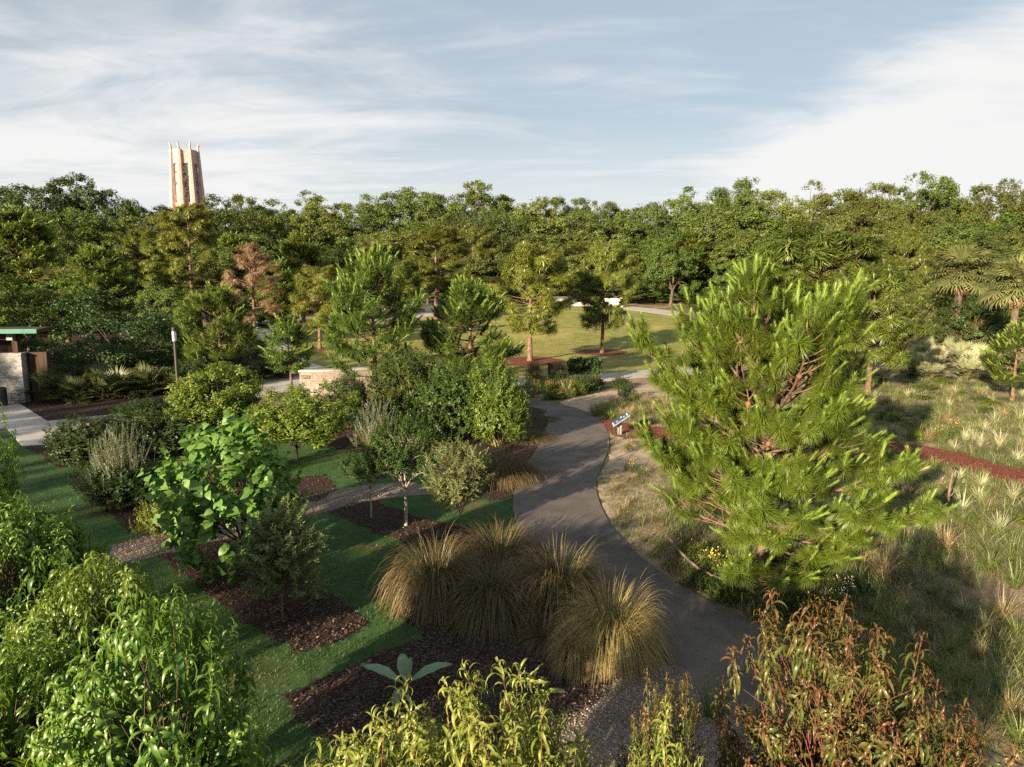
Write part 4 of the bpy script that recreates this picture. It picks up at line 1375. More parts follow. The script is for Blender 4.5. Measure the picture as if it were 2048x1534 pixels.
def sign():
    g = gp(1241, 870)
    o = thing("trail_sign", "sign", "tilted blue reading panel on a grey post beside the asphalt path", (g.x, g.y, 0), R(-4), .85)
    bx("post", o, 'greyframe', (-.05, -.05, -.05), (.05, .05, .78), .008)
    bx("post", o, 'greyframe', (-.155, -.03, -.05), (-.085, .03, .66), .008)
    pn = bx("panel", o, 'greyframe', (-.50, -.42, -.03), (.50, .42, .03), .008)
    fc = bx("face", pn, 'signblue', (-.485, -.405, .0305), (.485, .405, .036))
    mk = MB()
    zt = .0375
    for x0, x1, y0, y1 in ((-.47, -.43, -.36, .30), (-.40, -.38, -.34, -.20), (.03, .09, .12, .36), (.17, .185, -.1, .08), (.17, .24, -.14, -.12), (.205, .22, -.1, .08), (.24, .255, -.1, .04), (.36, .42, -.22, .30),
                           (-.25, -.24, -.3, .1), (-.21, -.20, -.3, .16), (-.17, -.16, -.3, .0)):
        mk.box((x0, y0, .0362), (x1, y1, zt))
    obj("markings", mk.mesh("markings", M['white'], False), fc)
    pn.location = (0.0, 0, .80)
    pn.rotation_euler = (0, R(-36), 0)
    g = gp(1216, 925)
    o = thing("path_light", "light", "thin black stake light on the edge of the asphalt path", (g.x, g.y, 0))
    mb = MB()
    tubes(mb, np.array([[(0, 0, -.05), (0, 0, .52)]]), np.array([[.012, .012]]), 8)
    obj("stake", mb.mesh("stake", M['darkmetal']), o)
    mb = MB()
    tubes(mb, np.array([[(0, 0, .52), (0, 0, .525), (0, 0, .86), (0, 0, .87)]]), np.array([[.01, .032, .032, .01]]), 10)
    obj("head", mb.mesh("head", M['darkmetal']), o)
    for (px, py, tp, lab) in ((1120, 769, 752, "dark wooden post by the concrete path near the flower bed"), (1238, 760, 747, "dark wooden post by the concrete path next to the big pine"), (777, 772, 738, "thin dark post beside the bushy pine trunk")):
        g = gp(px, py)
        o = thing("bollard_post", "post", lab, (g.x, g.y, 0))
        hh = hz(tp, g.y)
        bx("shaft", o, 'darkwood', (-.09, -.09, -.05), (.09, .09, hh), .015)
        bx("cap", o, 'darkmetal', (-.1, -.1, hh + .002), (.1, .1, hh + .04), .01)
    g = gp(1105, 750)
    o = thing("utility_box", "box", "dark brown timber post and board stand at the lawn edge", (g.x, g.y, 0))
    hh = hz(726, g.y)
    bx("post", o, 'darkwood', (-.32, -.1, -.05), (-.12, .1, hh), .02)
    bx("post", o, 'darkwood', (.42, -.1, -.05), (.58, .1, hh - .05), .02)
    bx("board", o, 'darkwood', (-.118, -.05, .35), (.418, .05, hh - .1), .01)
    for i, (px, py, lab) in enumerate(((722, 1010, "small black plant label on a stake beside the white trunked trees"), (606, 1395 - 190, "small black plant label on a stake in the bark bed below the grey olive"), (1908, 955, "small black plant label in the sand below the red straw trail"))):
        g = gp(px, py)
        o = thing("plant_label", "label", lab, (g.x, g.y, 0), R(10))
        mb = MB()
        tubes(mb, np.array([[(0, 0, -.05), (0, 0, .30)]]), np.array([[.008, .008]]), 6)
        obj("stake", mb.mesh("stake", M['darkmetal']), o)
        p = bx("plate", o, 'darkmetal', (-.10, -.06, -.006), (.10, .06, .006), .003)
        p.location, p.rotation_euler = (0, -.02, .31), (R(38), 0, 0)


sign()


def dead_wood():
    pts = [(1330, 1098), (1365, 1128), (1400, 1150), (1440, 1172), (1480, 1186), (1510, 1205), (1548, 1232)]
    g0 = gp(*pts[0])
    o = thing("fallen_branch", "branch", "long crooked dead branch lying under the large pine", (g0.x, g0.y, 0))
    P = np.array([list(gp(*p)[:2]) + [z] for p, z in zip(pts, (.42, .22, .12, .16, .24, .20, .08))]) - np.array([g0.x, g0.y, 0])
    t0 = np.linspace(0, 1, len(P))
    q = np.linspace(0, 1, 26)
    P2 = np.stack([np.interp(q, t0, P[:, i]) for i in range(3)], 1)
    P2[1:-1] = (P2[:-2] + P2[1:-1] * 2 + P2[2:]) / 4 + rng.normal(size=(24, 3)) * .012
    mb = MB()
    tubes(mb, P2[None], np.interp(q, [0, .15, .6, 1], [.022, .034, .036, .02])[None], 8)
    obj("stem", mb.mesh("stem", M['dead_wood']), o)
    for i, d in ((17, (.35, .35, .25)), (19, (-.12, -.45, .1)), (21, (.5, .2, .18)), (12, (.1, -.3, .02))):
        mb = MB()
        s = np.linspace(0, 1, 6)[:, None]
        tubes(mb, (P2[i] + s * np.array(d) + s * (1 - s) * np.array([.05, .02, .12]))[None], np.linspace(.02, .006, 6)[None], 6)
        obj("side_branch", mb.mesh("side_branch", M['dead_wood']), o)
    g = gp(1891, 1046)
    o = thing("dead_stake", "stake", "bare upright dead stick in the sand beyond the large pine", (g.x, g.y, 0))
    hh = hz(940, g.y)
    q = np.linspace(0, 1, 12)
    mb = MB()
    tubes(mb, np.stack([q * .06 + np.sin(q * 7) * .02, 0 * q, q * (hh + .1) - .1], 1)[None], np.interp(q, [0, 1], [.045, .022])[None], 7)
    obj("stem", mb.mesh("stem", M['dead_wood']), o)
    mb = MB()
    tubes(mb, np.array([[(.03, 0, hh * .50), (.10, .0, hh * .54), (.15, .02, hh * .57)]]), np.array([[.025, .02, .012]]), 6)
    obj("side_branch", mb.mesh("side_branch", M['dead_wood']), o)


dead_wood()

# ------------------------------------------------------------------ planting
def P_(pr, name, cat, label, cx, base, top, wpx, d=None, group=None, rz=None, tilt=(0, 0)):
    g = gp(cx, base) if d is None else at(cx, d)
    h = hz(top, g.y) - g.z
    depth = g.y * cp + (H - g.z) * sp
    return place(pr, name, cat, label, (g.x, g.y, g.z - .02), h, wpx * depth / F if wpx else None, rz, group, tilt)


# the large pine
rng = np.random.default_rng(41)
g = gp(1520, 1140)
BIGP = place(BIG, "pine_tree", "pine", "large bushy bright green pine on sandy soil beside the asphalt path", (g.x + .05, g.y, -.02), 6.95, 5.3, .3)
cone_mb = MB()
q = np.linspace(0, 1, 7)
tubes(cone_mb, np.stack([0 * q, 0 * q, -q * .16], 1)[None], (np.array([.02, .048, .055, .052, .042, .028, .008]))[None], 9)
cone_me = cone_mb.mesh("cone", M['cone'])
bp = [p for p in BIG['paths'] if np.linalg.norm(p[-1] - p[0]) > 1.5]
for i in range(26):
    p = bp[(i * 7) % len(bp)][rng.integers(3, 6)]
    c = obj("cone", cone_me, BIGP)
    c.location = Vector(p) + Vector((0, 0, -.01))
    c.rotation_euler = (rng.normal() * .5, rng.normal() * .5, 0)
    c.scale = (rng.uniform(.8, 1.2),) * 3

PM = "pine_tree"
P_(PINE_MID[0], PM, "pine", "dense dark green young pine with upright shoots before the lawn", 752, 808, 500, 178)
P_(PINE_MID[1], PM, "pine", "rounded young pine with bare lower branches, behind the garden shrubs", 942, 0, 558, 180, 38.5)
P_(PINE_OPEN[0], PM, "pine", "twin trunked open pine in a red mulch ring on the lawn", 1060, 722, 485, 146)
P_(PINE_OPEN[1], PM, "pine", "slender pine hung with moss in a red mulch ring on the lawn", 1204, 706, 482, 112, tilt=(0, R(3)))
P_(PINE_OPEN[2], PM, "pine", "pale open pine on the near left edge of the lawn", 640, 697, 530, 100)
P_(PINE_TALL[0], PM, "pine", "slim yellow green pine with thin pale trunk at the far lawn edge", 872, 0, 450, 120, 98)
P_(PINE_TALL[1], PM, "pine", "tall pine with long bare trunk standing below the stone tower", 391, 0, 406, 108, 78)
P_(PINE_DEAD[0], "dead_pine", "pine", "dead pine with rusty brown needles among the green trees", 512, 0, 484, 118, 66)
P_(PINE_FULL[0], PM, "pine", "broad yellow green pine at the far left edge of the wood", 52, 0, 412, 165, 76)
P_(PINE_FULL[1], PM, "pine", "bushy pine behind the wide dark shrub tree", 205, 0, 492, 120, 68)
P_(PINE_TALL[0], PM, "pine", "thin sparse pine between the bushy pine and the bare trunked pine", 305, 0, 452, 90, 84)
P_(PINE_MID[0], PM, "pine", "dark shaded young pine behind the lamp post and peach tree", 446, 772, 572, 138, None, None, 2.0)
P_(PINE_SMALL[0], PM, "pine", "small thin shaded pine leaning beside the stone wall", 585, 784, 632, 78, None, None, .5, (0, R(-4)))
P_(PINE_FULL[0], PM, "pine", "yellowish pine standing behind the dead brown pine", 608, 0, 460, 100, 92, None, 3.0)
P_(PINE_OPEN[0], PM, "pine", "flat topped wide pine rising behind the large bushy pine", 1630, 0, 452, 245, 46, None, 1.0)
P_(PINE_OPEN[1], PM, "pine", "open pine with bare side limbs beyond the large pine", 1735, 0, 520, 175, 39, None, 4.0)
P_(PINE_MID[1], PM, "pine", "small pine with short trunk in the sandy grass below the palms", 2024, 800, 648, 112, None, None, 1.5)
P_(PINE_OPEN[2], PM, "pine", "pale young pine behind the pine with dark upright shoots", 800, 0, 520, 90, 88, None, 1.0)
P_(PINE_FULL[1], PM, "pine", "yellow green pine behind the stone wall beside the dead pine", 560, 0, 520, 90, 74, None, 1.2)
# moss on the slender pine
mg = gp(1204, 706)
for i, (dx, dz) in enumerate(((-8, 625), (-14, 632), (6, 628), (40, 622))):
    mz = hz(dz, mg.y)
    loc = at(1204 + dx, mg.y)
    o = thing("hanging_moss", "moss", ["grey moss strand hanging close to the slender pine trunk", "long grey moss beard on the slender pine, lawn side", "short grey moss on the slender pine above its trunk fork", "grey moss strand hanging from the end of the slender pine's low limb"][i], (loc.x, loc.y - .1, mz))
    mb = MB()
    n_ = 60
    blades(mb, rng.normal(size=(n_, 3)) * np.array([.16, .16, .05]), rng.uniform(0, 6.28, n_), np.radians(rng.uniform(165, 180, n_)), rng.uniform(.5, 1.5, n_), np.full(n_, .03), np.zeros(n_), 4)
    V = np.concatenate(mb.V)
    mm = MB()
    # the ground clamp in blades() lifts hanging strands, so hang them by hand
    P0 = rng.normal(size=(n_, 1, 3)) * np.array([.16, .16, .05])
    s = np.linspace(0, 1, 5)[None, :, None]
    L_ = rng.uniform(.6, 1.7, n_)[:, None, None]
    path = P0 + s * L_ * np.array([0, 0, -1.]) + np.cumsum(rng.normal(size=(n_, 5, 3)) * np.array([.03, .03, 0]), 1)
    tubes(mm, path, np.repeat(np.linspace(.022, .004, 5)[None], n_, 0), 3)
    obj("strands", mm.mesh("strands", M['moss']), o)

# palms
P_(CABBAGE[0], "cabbage_palm", "palm", "sunlit cabbage palm with brown skirt behind the silver palmettos", 1908, 0, 482, 128, 62)
P_(CABBAGE[1], "cabbage_palm", "palm", "dark green cabbage palm with thick trunk above the small pine", 2015, 0, 500, 135, 50)
P_(CABBAGE[0], "cabbage_palm", "palm", "pale cabbage palm crown poking out above the young pine", 742, 0, 470, 70, 112, None, 1)
P_(CABBAGE[1], "cabbage_palm", "palm", "cabbage palm beside the bare trunk of the tall pine", 412, 0, 548, 90, 82, None, 2)
P_(CABBAGE[0], "cabbage_palm", "palm", "cabbage palm behind the wide dark shrub tree", 138, 0, 528, 90, 72, None, 3)
P_(CABBAGE[1], "cabbage_palm", "palm", "small cabbage palm behind the flat topped pine and large pine", 1800, 0, 600, 90, 58, None, 4)

# garden trees and shrubs
pe = "peach_tree"
P_(PEACH[0], pe, "peach tree", "leafy peach tree beside the lamp post and dark pine", 438, 890, 734, 196)
P_(PEACH[1], pe, "peach tree", "rounded peach tree with drooping leaves before the stone wall", 594, 920, 786, 192)
P_(PEACH[2], pe, "peach tree", "large green peach tree by the bend of the gravel path", 95, 0, 1015, 300, 9.2)
P_(PEACH[0], pe, "peach tree", "peach tree with curled leaves on the shaded garden lawn edge", 205, 0, 1150, 330, 7.1, None, 2)
P_(PEACH[1], pe, "peach tree", "sunlit peach tree closest to the bare lawn and small bark bed", 355, 0, 1282, 400, 5.6, None, 1)
P_(PEACH[2], pe, "peach tree", "peach tree at the bottom left corner with glossy leaves", 40, 0, 1290, 380, 5.8, None, 4)
P_(PEACH[1], pe, "peach tree", "peach tree at the left border near the concrete path", -12, 0, 872, 105, 13.0, None, 3)
P_(PEACH[0], pe, "peach tree", "peach tree at the left border between lawn and gravel", -30, 0, 940, 190, 10.6, None, 5)
P_(PEACH_Y[0], pe, "peach tree", "yellow green young peach tree with long shoots below the banana plant", 790, 0, 1405, 460, 5.0, None, .4)
P_(PEACH_Y[1], pe, "peach tree", "yellow green young peach tree below the tussock grass clumps", 1060, 0, 1425, 400, 5.0, None, 1.4)
P_(PEACH_Y[0], pe, "peach tree", "yellow green peach tree in front of the gravel and red peach", 1320, 0, 1478, 330, 4.6, None, 3.4)
P_(PEACH_R[0], pe, "peach tree", "red and bronze leaved peach tree beside the asphalt path", 1630, 0, 1262, 430, 5.5, None, .9)
P_(PEACH_R[1], pe, "peach tree", "bronze leaved peach tree at the bottom edge of the path", 1755, 0, 1415, 400, 4.9, None, 2.2)
P_(PEACH_R[0], pe, "peach tree", "small dark red peach tree beside the gravel", 1310, 0, 1410, 180, 5.4, None, 3.9)
P_(HEARTT, "mulberry_tree", "tree", "tree with large pale heart shaped leaves in the middle bark bed", 486, 1132, 838, 318)
P_(OLIVE[1], "olive_tree", "olive tree", "shaded grey green olive tree in the middle bark bed", 566, 1236, 988, 190)
P_(OLIVE[0], "olive_tree", "olive tree", "sunlit pale olive tree beside the tussock grass", 922, 1084, 872, 140)
P_(CITRUS[0], "fruit_tree", "tree", "leafy green tree with white mottled trunk in the bark bed", 812, 1052, 812, 178)
P_(CITRUS_Y, "fruit_tree", "tree", "small yellowish tree with thin trunk beside the gravel path", 742, 1036, 880, 110)
P_(GREY, "grey_shrub", "shrub", "silvery grey rosemary like shrub behind the left bark bed", 238, 0, 850, 104, 19.0)
P_(GREY, "grey_shrub", "shrub", "bluish grey shrub behind the white trunked tree", 742, 918, 800, 95)
P_(BUSH[1], "garden_shrub", "shrub", "dark leafy shrub tree in the left bark bed", 252, 1012, 908, 175)
P_(BUSH[1], "garden_shrub", "shrub", "dark green shrub beside the concrete path corner", 185, 932, 830, 175)
P_(LOW[2], "garden_shrub", "shrub", "small yellow green shrub beside the heart leaved tree", 338, 1072, 985, 110)
P_(BUSH[1], "garden_shrub", "shrub", "dense dark rounded shrub in front of the stone wall", 702, 856, 744, 98)
P_(BUSH[0], "garden_shrub", "shrub", "tall loose green shrub behind the dark pine trunk", 825, 858, 690, 185)
P_(BUSH[0], "garden_shrub", "shrub", "tall green shrub in the middle of the shrub bank", 925, 880, 712, 205)
P_(BUSH[2], "garden_shrub", "shrub", "yellow green leafy shrub beside the bend of the path", 990, 892, 732, 150)
P_(LOW[1], "garden_shrub", "shrub", "low clipped dark shrub at the foot of the shrub bank", 868, 890, 808, 110)
P_(LOW[1], "garden_shrub", "shrub", "low dark shrubs below the two peach trees", 345, 905, 812, 200)
P_(BUSH[1], "garden_shrub", "shrub", "dark shrub between the lamp post and the palmettos", 300, 872, 795, 160)
P_(BUSH[1], "garden_shrub", "shrub", "dark shrub below the shaded pine by the path", 560, 0, 705, 110, 47)
P_(BIGSHRUB, "spreading_tree", "tree", "wide dark fine leaved tree beside the pavilion", 228, 0, 572, 315, 44)
P_(LOW[1], "garden_shrub", "shrub", "dark seedling shrub next to the banana plant", 1000, 0, 1480, 120, 9.0)

# trellis of green leaves by the lawn
g = gp(1170, 762)
o = thing("trellis_hedge", "hedge", "boxy dark green leafy trellis beside the lawn path", (g.x, g.y, 0), R(6))
k = 62 * mpp(g.y) / 2
ht = hz(718, g.y)
mb = MB()
n_ = 2600
Pn = np.stack([rng.uniform(-k, k, n_), rng.uniform(-.3, .3, n_), rng.uniform(.55, ht, n_)], 1) + rng.normal(size=(n_, 3)) * .05
leaf_clumps(mb, Pn, .1, 2, .15, .7, unit(Pn * np.array([.3, 2.5, .2])), upw=.3)
obj("foliage", mb.mesh("foliage", M['shrub_dark'], False), o)
for x in (-k * .8, 0, k * .8):
    bx("post", o, 'darkwood', (x - .05, -.05, -.05), (x + .05, .05, ht - .1))

# tussock grasses along the path
TG = "clumps of brown tussock grass along the path"
for i, (cx, by, ty, wp, lab) in enumerate((
        (872, 1252, 1072, 185, "brown tussock clump at the lawn corner, farthest from the path"),
        (1000, 1172, 1042, 200, "tall brown tussock clump at the back of the cluster"),
        (985, 1278, 1118, 180, "greenish brown tussock clump in the middle of the cluster"),
        (1118, 1262, 1086, 200, "tussock clump leaning toward the path between gold and back clumps"),
        (1004, 990, 878, 150, "wide brown tussock clump behind the pale olive tree"),
        (1062, 898, 834, 92, "small round tussock clump at the path edge below the shrubs"),
        (1084, 856, 803, 80, "farthest tussock clump where the path bends away"),
        (1098, 1300, 1225, 130, "low green tussock clump in front of the cluster"))):
    P_(MUHLY[i % 3], "tussock_grass", "grass clump", lab, cx, by - .30 * (by - ty), ty + 34, wp * 1.45, None, TG)
P_(MUHLY_G, "tussock_grass", "grass clump", "golden sunlit tussock clump overhanging the asphalt path", 1222, 1300, 1200, 290, None, TG)
P_(MUHLY_G, "tussock_grass", "grass clump", "small golden tussock clump spilling over the bark", 1155, 1335, 1265, 150, None, TG, 2.0)
P_(MUHLY[0], "tussock_grass", "grass clump", "dark brown tussock beside the timber stand on the lawn", 1118, 758, 728, 46, None, TG)
P_(MUHLY[1], "tussock_grass", "grass clump", "small brown tussock beneath the twin trunked pine", 1068, 757, 724, 44, None, TG)
P_(TUFT[0], "tussock_grass", "grass clump", "fine green grass clump behind the red peach tree", 1420, 1435, 1335, 120, None, TG)
P_(LEMON, "lemon_grass", "grass", "thin upright pale grass plant at the lawn corner of the bark bed", 625, 1382, 1298, 75)

# banana plant
g = gp(812, 1400)
o = thing("banana_plant", "banana plant", "young banana plant with broad pale leaves in the bark bed", (g.x, g.y, 0), .2)
mb = MB()
tubes(mb, np.array([[(0, 0, -.05), (0, 0, .15), (.01, 0, .30)]]), np.array([[.06, .055, .04]]), 10)
obj("stem", mb.mesh("stem", M['stem_green']), o)
for az, el, L, dr, wd in ((160, 34, .74, .55, .22), (14, 26, .78, .6, .22), (95, 52, .5, .6, .2), (240, 0, .42, .7, .17), (60, 70, .4, .3, .12)):
    s = np.linspace(0, 1, 12)
    th = R(el) - dr * s ** 1.5
    ds = L / 11
    r_ = .02 + np.concatenate([[0], np.cumsum(np.cos(th[1:]) * ds)])
    z_ = .26 + np.concatenate([[0], np.cumsum(np.sin(th[1:]) * ds)])
    hw = np.interp(s, [0, .12, .2, .5, .85, 1], [.01, .012, .06, .11, .07, .005]) * wd / .2
    ca, sa = math.cos(R(az)), math.sin(R(az))
    V, Q = [], []
    for i in range(12):
        for v, up_ in ((-1, .3), (-.5, .2), (0, 0), (.5, .2), (1, .3)):
            V.append((ca * r_[i] - sa * hw[i] * v, sa * r_[i] + ca * hw[i] * v, z_[i] + hw[i] * up_ + .008 * math.sin(i * 2.3 + v * 3)))
    for i in range(11):
        for j in range(4):
            a = 5 * i + j
            Q.append((a, a + 1, a + 6, a + 5))
    mb = MB().add(V, Q)
    obj("leaf", mb.mesh("leaf", M['banana']), o)

for i, (px, d) in enumerate(((395, 41), (455, 50), (330, 52), (270, 56), (500, 58), (420, 60), (180, 57), (360, 64), (300, 47), (110, 52), (235, 62), (480, 66))):
    g = at(px, d)
    place(BUSH[1], "garden_shrub", "shrub", "shaded dark shrub in the planting behind the lamp post and wide tree", (g.x, g.y, 0), rng.uniform(1.2, 2.2), rng.uniform(2.6, 4.2), None, "shaded shrubs behind the lamp post")
# palmettos
rng = np.random.default_rng(51)
for i in range(28):
    px = rng.uniform(40, 350)
    d = np.interp(px, [40, 345], [38, 37]) + rng.uniform(-1.5, 3.5)
    if px > 250:
        d += 3
    g = at(px, d)
    place(PALMETTO[i % 3], "saw_palmetto", "palmetto", "dark saw palmetto in the bank between pavilion and lamp post", (g.x, g.y, 0), rng.uniform(1.3, 1.9), rng.uniform(2.0, 2.8), None, "dark saw palmettos below the wide tree")
for i in range(58):
    px = rng.uniform(1790, 2080)
    d = rng.uniform(45, 66)
    g = at(px, d)
    place(PALMETTO_P[i % 3], "silver_palmetto", "palmetto", "silver green palmetto in the sunlit thicket below the palms", (g.x, g.y, g.z), rng.uniform(1.1, 1.9), rng.uniform(1.8, 2.6), None, "silver palmettos below the palms")
P_(BUSH[1], "garden_shrub", "shrub", "dark green bush between the two cabbage palms", 1935, 0, 590, 150, 62)

# flower bed near the far path
for i in range(46):
    px, py = rng.uniform(1058, 1262), rng.uniform(773, 800)
    g = gp(px, py)
    if inside(S1, np.array([[g.x, g.y]]))[0] or inside(ASPH, np.array([[g.x, g.y]]))[0]:
        continue
    pr, nm, lab = [(LOW[0], "bed_plant", "leafy green plant"), (LOW[1], "bed_plant", "dark green plant"), (RUST, "flowering_plant", "rust flowered plant"), (TUFT[1], "grass_tuft", "green grass tuft"), (LOW[2], "bed_plant", "lime green plant")][[0, 1, 2, 1, 0, 3, 2, 4][i % 8]]
    place(pr, nm, "plant", lab + " in the flower bed between the far path and sand", (g.x, g.y, 0), rng.uniform(.5, 1.1), rng.uniform(.9, 1.7), None, lab + "s in the far flower bed")
for i in range(80):
    px, py = rng.uniform(1165, 1340), rng.uniform(800, 850)
    g = gp(px, py)
    if inside(RM, np.array([[g.x, g.y]]))[0] or inside(ASPH, np.array([[g.x, g.y]]))[0] or inside(S1, np.array([[g.x, g.y]]))[0]:
        continue
    place(TUFT[(0, 1, 4, 5)[i % 4]], "grass_tuft", "grass tuft", "fine grass tuft on the verge behind the blue sign", (g.x, g.y, 0), rng.uniform(.35, .6), rng.uniform(.8, 1.3), None, "tufts behind the blue sign")

# tufts and wildflowers on the sandy ground
KT = [("green", 0), ("green", 1), ("pale", 2), ("pale", 3), ("straw coloured", 4), ("straw coloured", 5)]
explicit = [(1702, 1290, 78, 3), (1868, 1208, 72, 0), (1858, 1275, 84, 4), (1811, 1268, 52, 2), (1831, 1298, 58, 2), (1893, 1325, 88, 1), (2003, 1262, 120, 5), (1999, 1418, 124, 1), (2020, 1445, 100, 4), (1999, 1078, 82, 2), (1925, 1032, 66, 3),
            (1983, 1158, 96, 1), (2030, 1196, 104, 0), (1963, 985, 60, 3), (2026, 1010, 66, 3), (1850, 1128, 60, 1), (1475, 1150, 78, 0), (1732, 1130, 64, 1), (1874, 1395, 78, 5), (2036, 1290, 96, 1), (1960, 1330, 80, 4), (1930, 1240, 60, 2),
            (2000, 905, 62, 2), (1962, 895, 52, 3), (2034, 935, 66, 3), (1990, 860, 56, 3), (1930, 890, 46, 2), (1900, 845, 44, 0), (1840, 870, 46, 1), (2040, 850, 56, 2), (1460, 1175, 44, 1), (1246, 1030, 40, 5), (1262, 1012, 34, 5), (1232, 965, 28, 4), (1284, 1060, 36, 0),
            (1790, 1420, 80, 4), (1960, 1500, 110, 5), (2040, 1510, 110, 1), (1700, 1330, 60, 4), (1650, 1215, 46, 5)]
n_ex = len(explicit)
rp = points_in(ring([(1640, 800), (2060, 770), (2300, 1000), (2300, 1480), (2060, 1520), (1900, 1440), (1650, 1290), (1560, 1200), (1640, 1000)]), 185)
for i in range(n_ex + len(rp)):
    if i < n_ex:
        cx, by, wp, kd = explicit[i]
        g = gp(cx, by - wp * .2)
        wd = wp * (g.y * cp + H * sp) / F
    else:
        g = Vector((*rp[i - n_ex], 0))
        if inside(RM, np.array([[g.x, g.y]]))[0]:
            continue
        kd = int(rng.choice(6, p=[.16, .16, .2, .2, .14, .14])) if g.x > 7 + .15 * g.y or g.y > 24 else int(rng.choice([0, 1, 4, 5]))
        wd = rng.uniform(.5, 1.1)
    c_, k_ = KT[kd]
    if i < n_ex and wd > .75:
        lab = f"broad {c_} grass tuft spreading over the sandy ground beyond the path"
    else:
        lab = f"small {c_} grass tuft on the sandy ground around the large pine"
    place(TUFT[k_], "grass_tuft", "grass tuft", lab, (g.x, g.y, -.01), wd * rng.uniform(.42, .6), wd, None, lab.split(" tuft")[0] + " tufts on sand")
for i, (cx, by, sc, kk) in enumerate(((1912, 872, 1.0, 0), (1884, 880, .9, 1), (1760, 905, .8, 0), (1785, 920, .6, 1), (1425, 1142, .7, 0), (1448, 1165, .6, 1), (1500, 1158, .6, 0), (1545, 1182, .6, 1), (1590, 1205, .6, 1), (1640, 1250, .8, 0), (1655, 1280, .7, 1),
                                      (1690, 1195, .6, 2), (1678, 1215, .5, 2), (1262, 945, .6, 0), (1284, 955, .5, 1), (1256, 905, .6, 2), (1400, 1125, .7, 0), (1620, 1160, .5, 0), (1855, 1350, .4, 1), (1950, 870, .7, 1), (1570, 1150, .5, 0), (1900, 1000, .5, 1), (1610, 1235, .6, 0))):
    g = gp(cx, by)
    lab = ("white flowered wild plant" if kk == 2 else "yellow flowered wild plant") + (" beyond the red straw trail" if by < 925 and cx > 1700 else " around the foot of the large pine")
    place(WHITE if kk == 2 else YELLOW[kk], "wildflower", "wildflower", lab, (g.x, g.y, 0), .55 * sc + .15, sc * .95, None, lab)
for i, (x, y) in enumerate(points_in(RIGHT, 60)):
    if y < 12 or inside(RM, np.array([[x, y]]))[0] or inside(S2, np.array([[x, y]]))[0] or inside(ASPH, np.array([[x, y]]))[0]:
        continue
    place(LOW[(0, 1, 0, 2)[i % 4]], "ground_plant", "plant", "low spreading green plant in the sandy meadow", (x, y, 0), rng.uniform(.2, .5), rng.uniform(.6, 1.5), None, "low plants in the meadow")
for i in range(26):
    px, py = rng.uniform(1380, 1720), rng.uniform(1120, 1260)
    g = gp(px, py)
    if inside(ASPH, np.array([[g.x, g.y]]))[0]:
        continue
    place(LOW[i % 2], "ground_plant", "plant", "low leafy wild plant under the large pine", (g.x, g.y, 0), rng.uniform(.15, .35), rng.uniform(.4, .9), None, "low plants under the large pine")

# ------------------------------------------------------------------ the wood behind
rng = np.random.default_rng(61)


def front(px):
    return float(np.interp(px, [-300, 0, 400, 520, 600, 1400, 1560, 1700, 2048, 2400], [74, 80, 96, 115, 134, 134, 112, 90, 84, 80]))


def where(px):
    for x, s in ((330, "left of the stone tower"), (520, "around the foot of the stone tower"), (720, "above the dead brown pine"), (1000, "behind the young pines"), (1300, "behind the lawn wall"), (1560, "behind the lawn's right end"), (1800, "above the large pine"), (9999, "above the cabbage palms")):
        if px < x:
            return s


SKY = [(-160, 385), (-70, 380), (0, 372), (62, 362), (150, 338), (215, 368), (262, 398), (325, 404), (440, 390), (485, 384), (545, 396), (600, 378), (648, 392), (692, 402), (742, 384), (792, 376), (842, 370), (885, 384), (945, 358), (990, 380), (1062, 390), (1112, 390), (1162, 394), (1222, 404),
       (1290, 400), (1345, 396), (1382, 370), (1442, 362), (1492, 384), (1542, 378), (1602, 360), (1652, 384), (1704, 372), (1762, 362), (1812, 340), (1850, 366), (1902, 384), (1942, 364), (1992, 356), (2042, 364), (2110, 360), (2200, 370)]
sx_, sy_ = [p[0] for p in SKY], [p[1] for p in SKY]
for i, (px, py) in enumerate(SKY):
    d = front(px) + rng.uniform(30, 42)
    tall = py < 362 or px in (1382, 648, 600)
    pr = OAK_TALL[i % 2] if tall and px > 300 else (OAKS_D[i % 2] if px < 340 else OAKS[i % 4])
    P_(pr, "live_oak", "oak", "live oak crown on the skyline " + where(px), px, 0, py, rng.uniform(125, 175) * (1.3 if px < 290 else 1.0), d, "skyline oaks " + where(px))
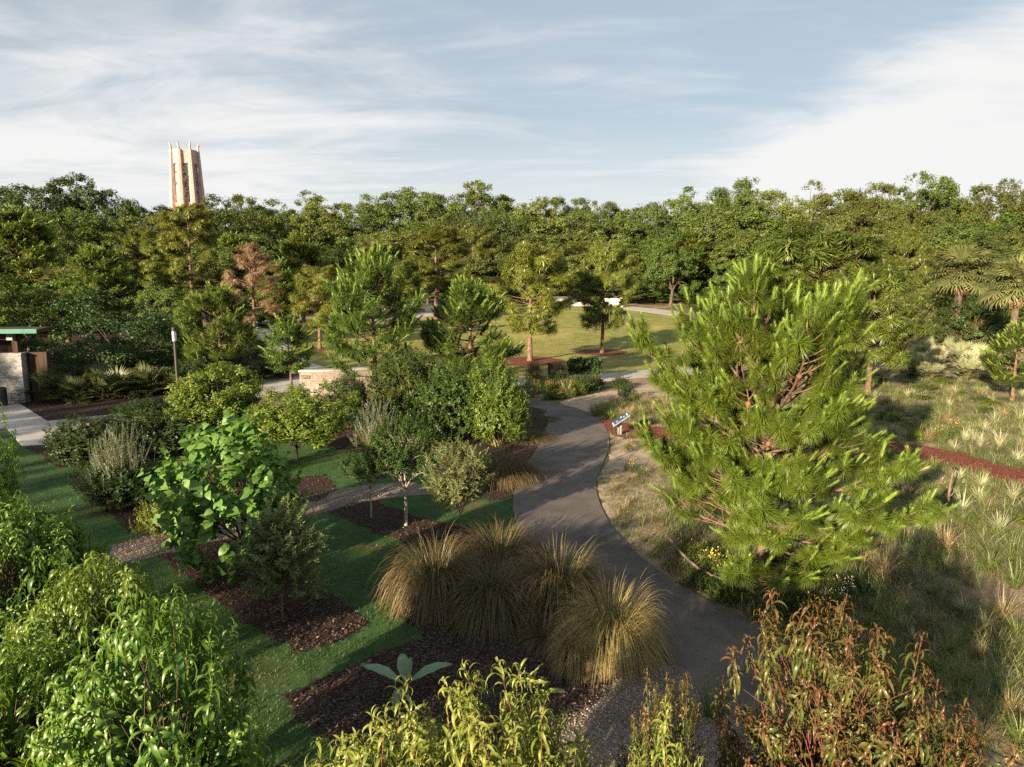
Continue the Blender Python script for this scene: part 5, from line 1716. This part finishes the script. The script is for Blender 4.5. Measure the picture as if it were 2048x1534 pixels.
for row, (dd, drop, step, wlo, whi) in enumerate(((18, 42, 66, 150, 195), (6, 90, 68, 150, 200))):
    px = -180.0 + 20 * row
    i = 0
    while px < 2240:
        d = front(px) + dd + rng.uniform(-4, 4)
        py = float(np.interp(px, sx_, sy_)) * .45 + 385 * .55 + drop + rng.uniform(-20, 22)
        if 300 < px < 440:
            py = max(py, 432)
        kind = rng.random()
        pr = OAKS[(i + row) % 4] if kind < .72 else (OAKS_D[i % 2] if kind < .86 else OAKS_B[i % 2])
        lab = ("live oak in the upper wall of trees " if row == 0 else "live oak in the front wall of trees ") + where(px)
        if row and i % 7 == 3 and px > 430:
            lab = "pine standing in the front wall of trees " + where(px)
            P_((PINE_FULL, PINE_OPEN)[i % 2][i % 2], PM, "pine", lab, px, 0, py - 20, rng.uniform(90, 120), d - 6, lab + "s")
            px += step * .6
            i += 1
            continue
        P_(pr, "live_oak", "oak", lab, px, 0, py, rng.uniform(wlo, whi), d, lab + "s")
        px += step * rng.uniform(.8, 1.2)
        i += 1
px = -160.0
i = 0
while px < 2240:                                           # understory along the edge of the wood
    d = front(px) - rng.uniform(1, 7)
    top = rng.uniform(545, 575) if 560 < px < 1450 else rng.uniform(535, 590)
    lab = "leafy young tree along the edge of the wood " + where(px)
    P_((OAKS_B, OAKS, OAKS_B, OAKS_D)[i % 4][i % 2], "understory_tree", "tree", lab, px, 0, top, rng.uniform(110, 165), d, lab + "s")
    px += rng.uniform(42, 62)
    i += 1
for (px, d, top, wp, m_, lab) in ((60, 60, 560, 190, 0, "broad tree behind the pavilion roof"), (330, 62, 560, 130, 0, "round tree behind the lamp post"), (480, 72, 575, 110, 1, "dark round tree behind the shaded pine"), (-70, 52, 520, 220, 2, "tree at the left border behind the pavilion"), (130, 66, 545, 160, 2, "bright tree behind the wide dark shrub tree"),
                                  (1340, 120, 452, 120, 3, "bright green sunlit oak beside the lawn's end"), (1480, 100, 520, 130, 3, "bright tree behind the large pine's left shoulder"), (1850, 72, 560, 150, 0, "dark oak behind the sunlit palm")):
    P_([OAKS[0], OAKS[1], OAKS_B[0], OAKS_B[1]][m_] if m_ != 1 else OAKS_D[0], "wood_edge_tree", "tree", lab, px, 0, top, wp, d)

# trees that stand behind the viewpoint and shade the garden
sd = np.array([-sunv.x, -sunv.y]) / math.hypot(sunv.x, sunv.y)
nd = np.array([sd[1], -sd[0]])
for i, (u, hh, ww) in enumerate(((2.6, 7.2, 6.0), (-1.5, 8.0, 5.2), (-6.9, 8.4, 5.0), (-13.6, 9.0, 8.2), (-19, 9.6, 8.6), (-24.5, 9.8, 8.4), (-30, 10.0, 8.4), (-36, 12.0, 9.0), (-43, 14.0, 10), (-49, 15.0, 10), (-56, 15.0, 10))):
    p = sd * (-24 - (i % 3) * 2.0) + nd * u
    place(OAKS[i % 4], "shade_oak", "oak", "oak in the row behind the garden that shades its lawn", (p[0], p[1], 0), hh, ww, None, "oaks behind the garden")
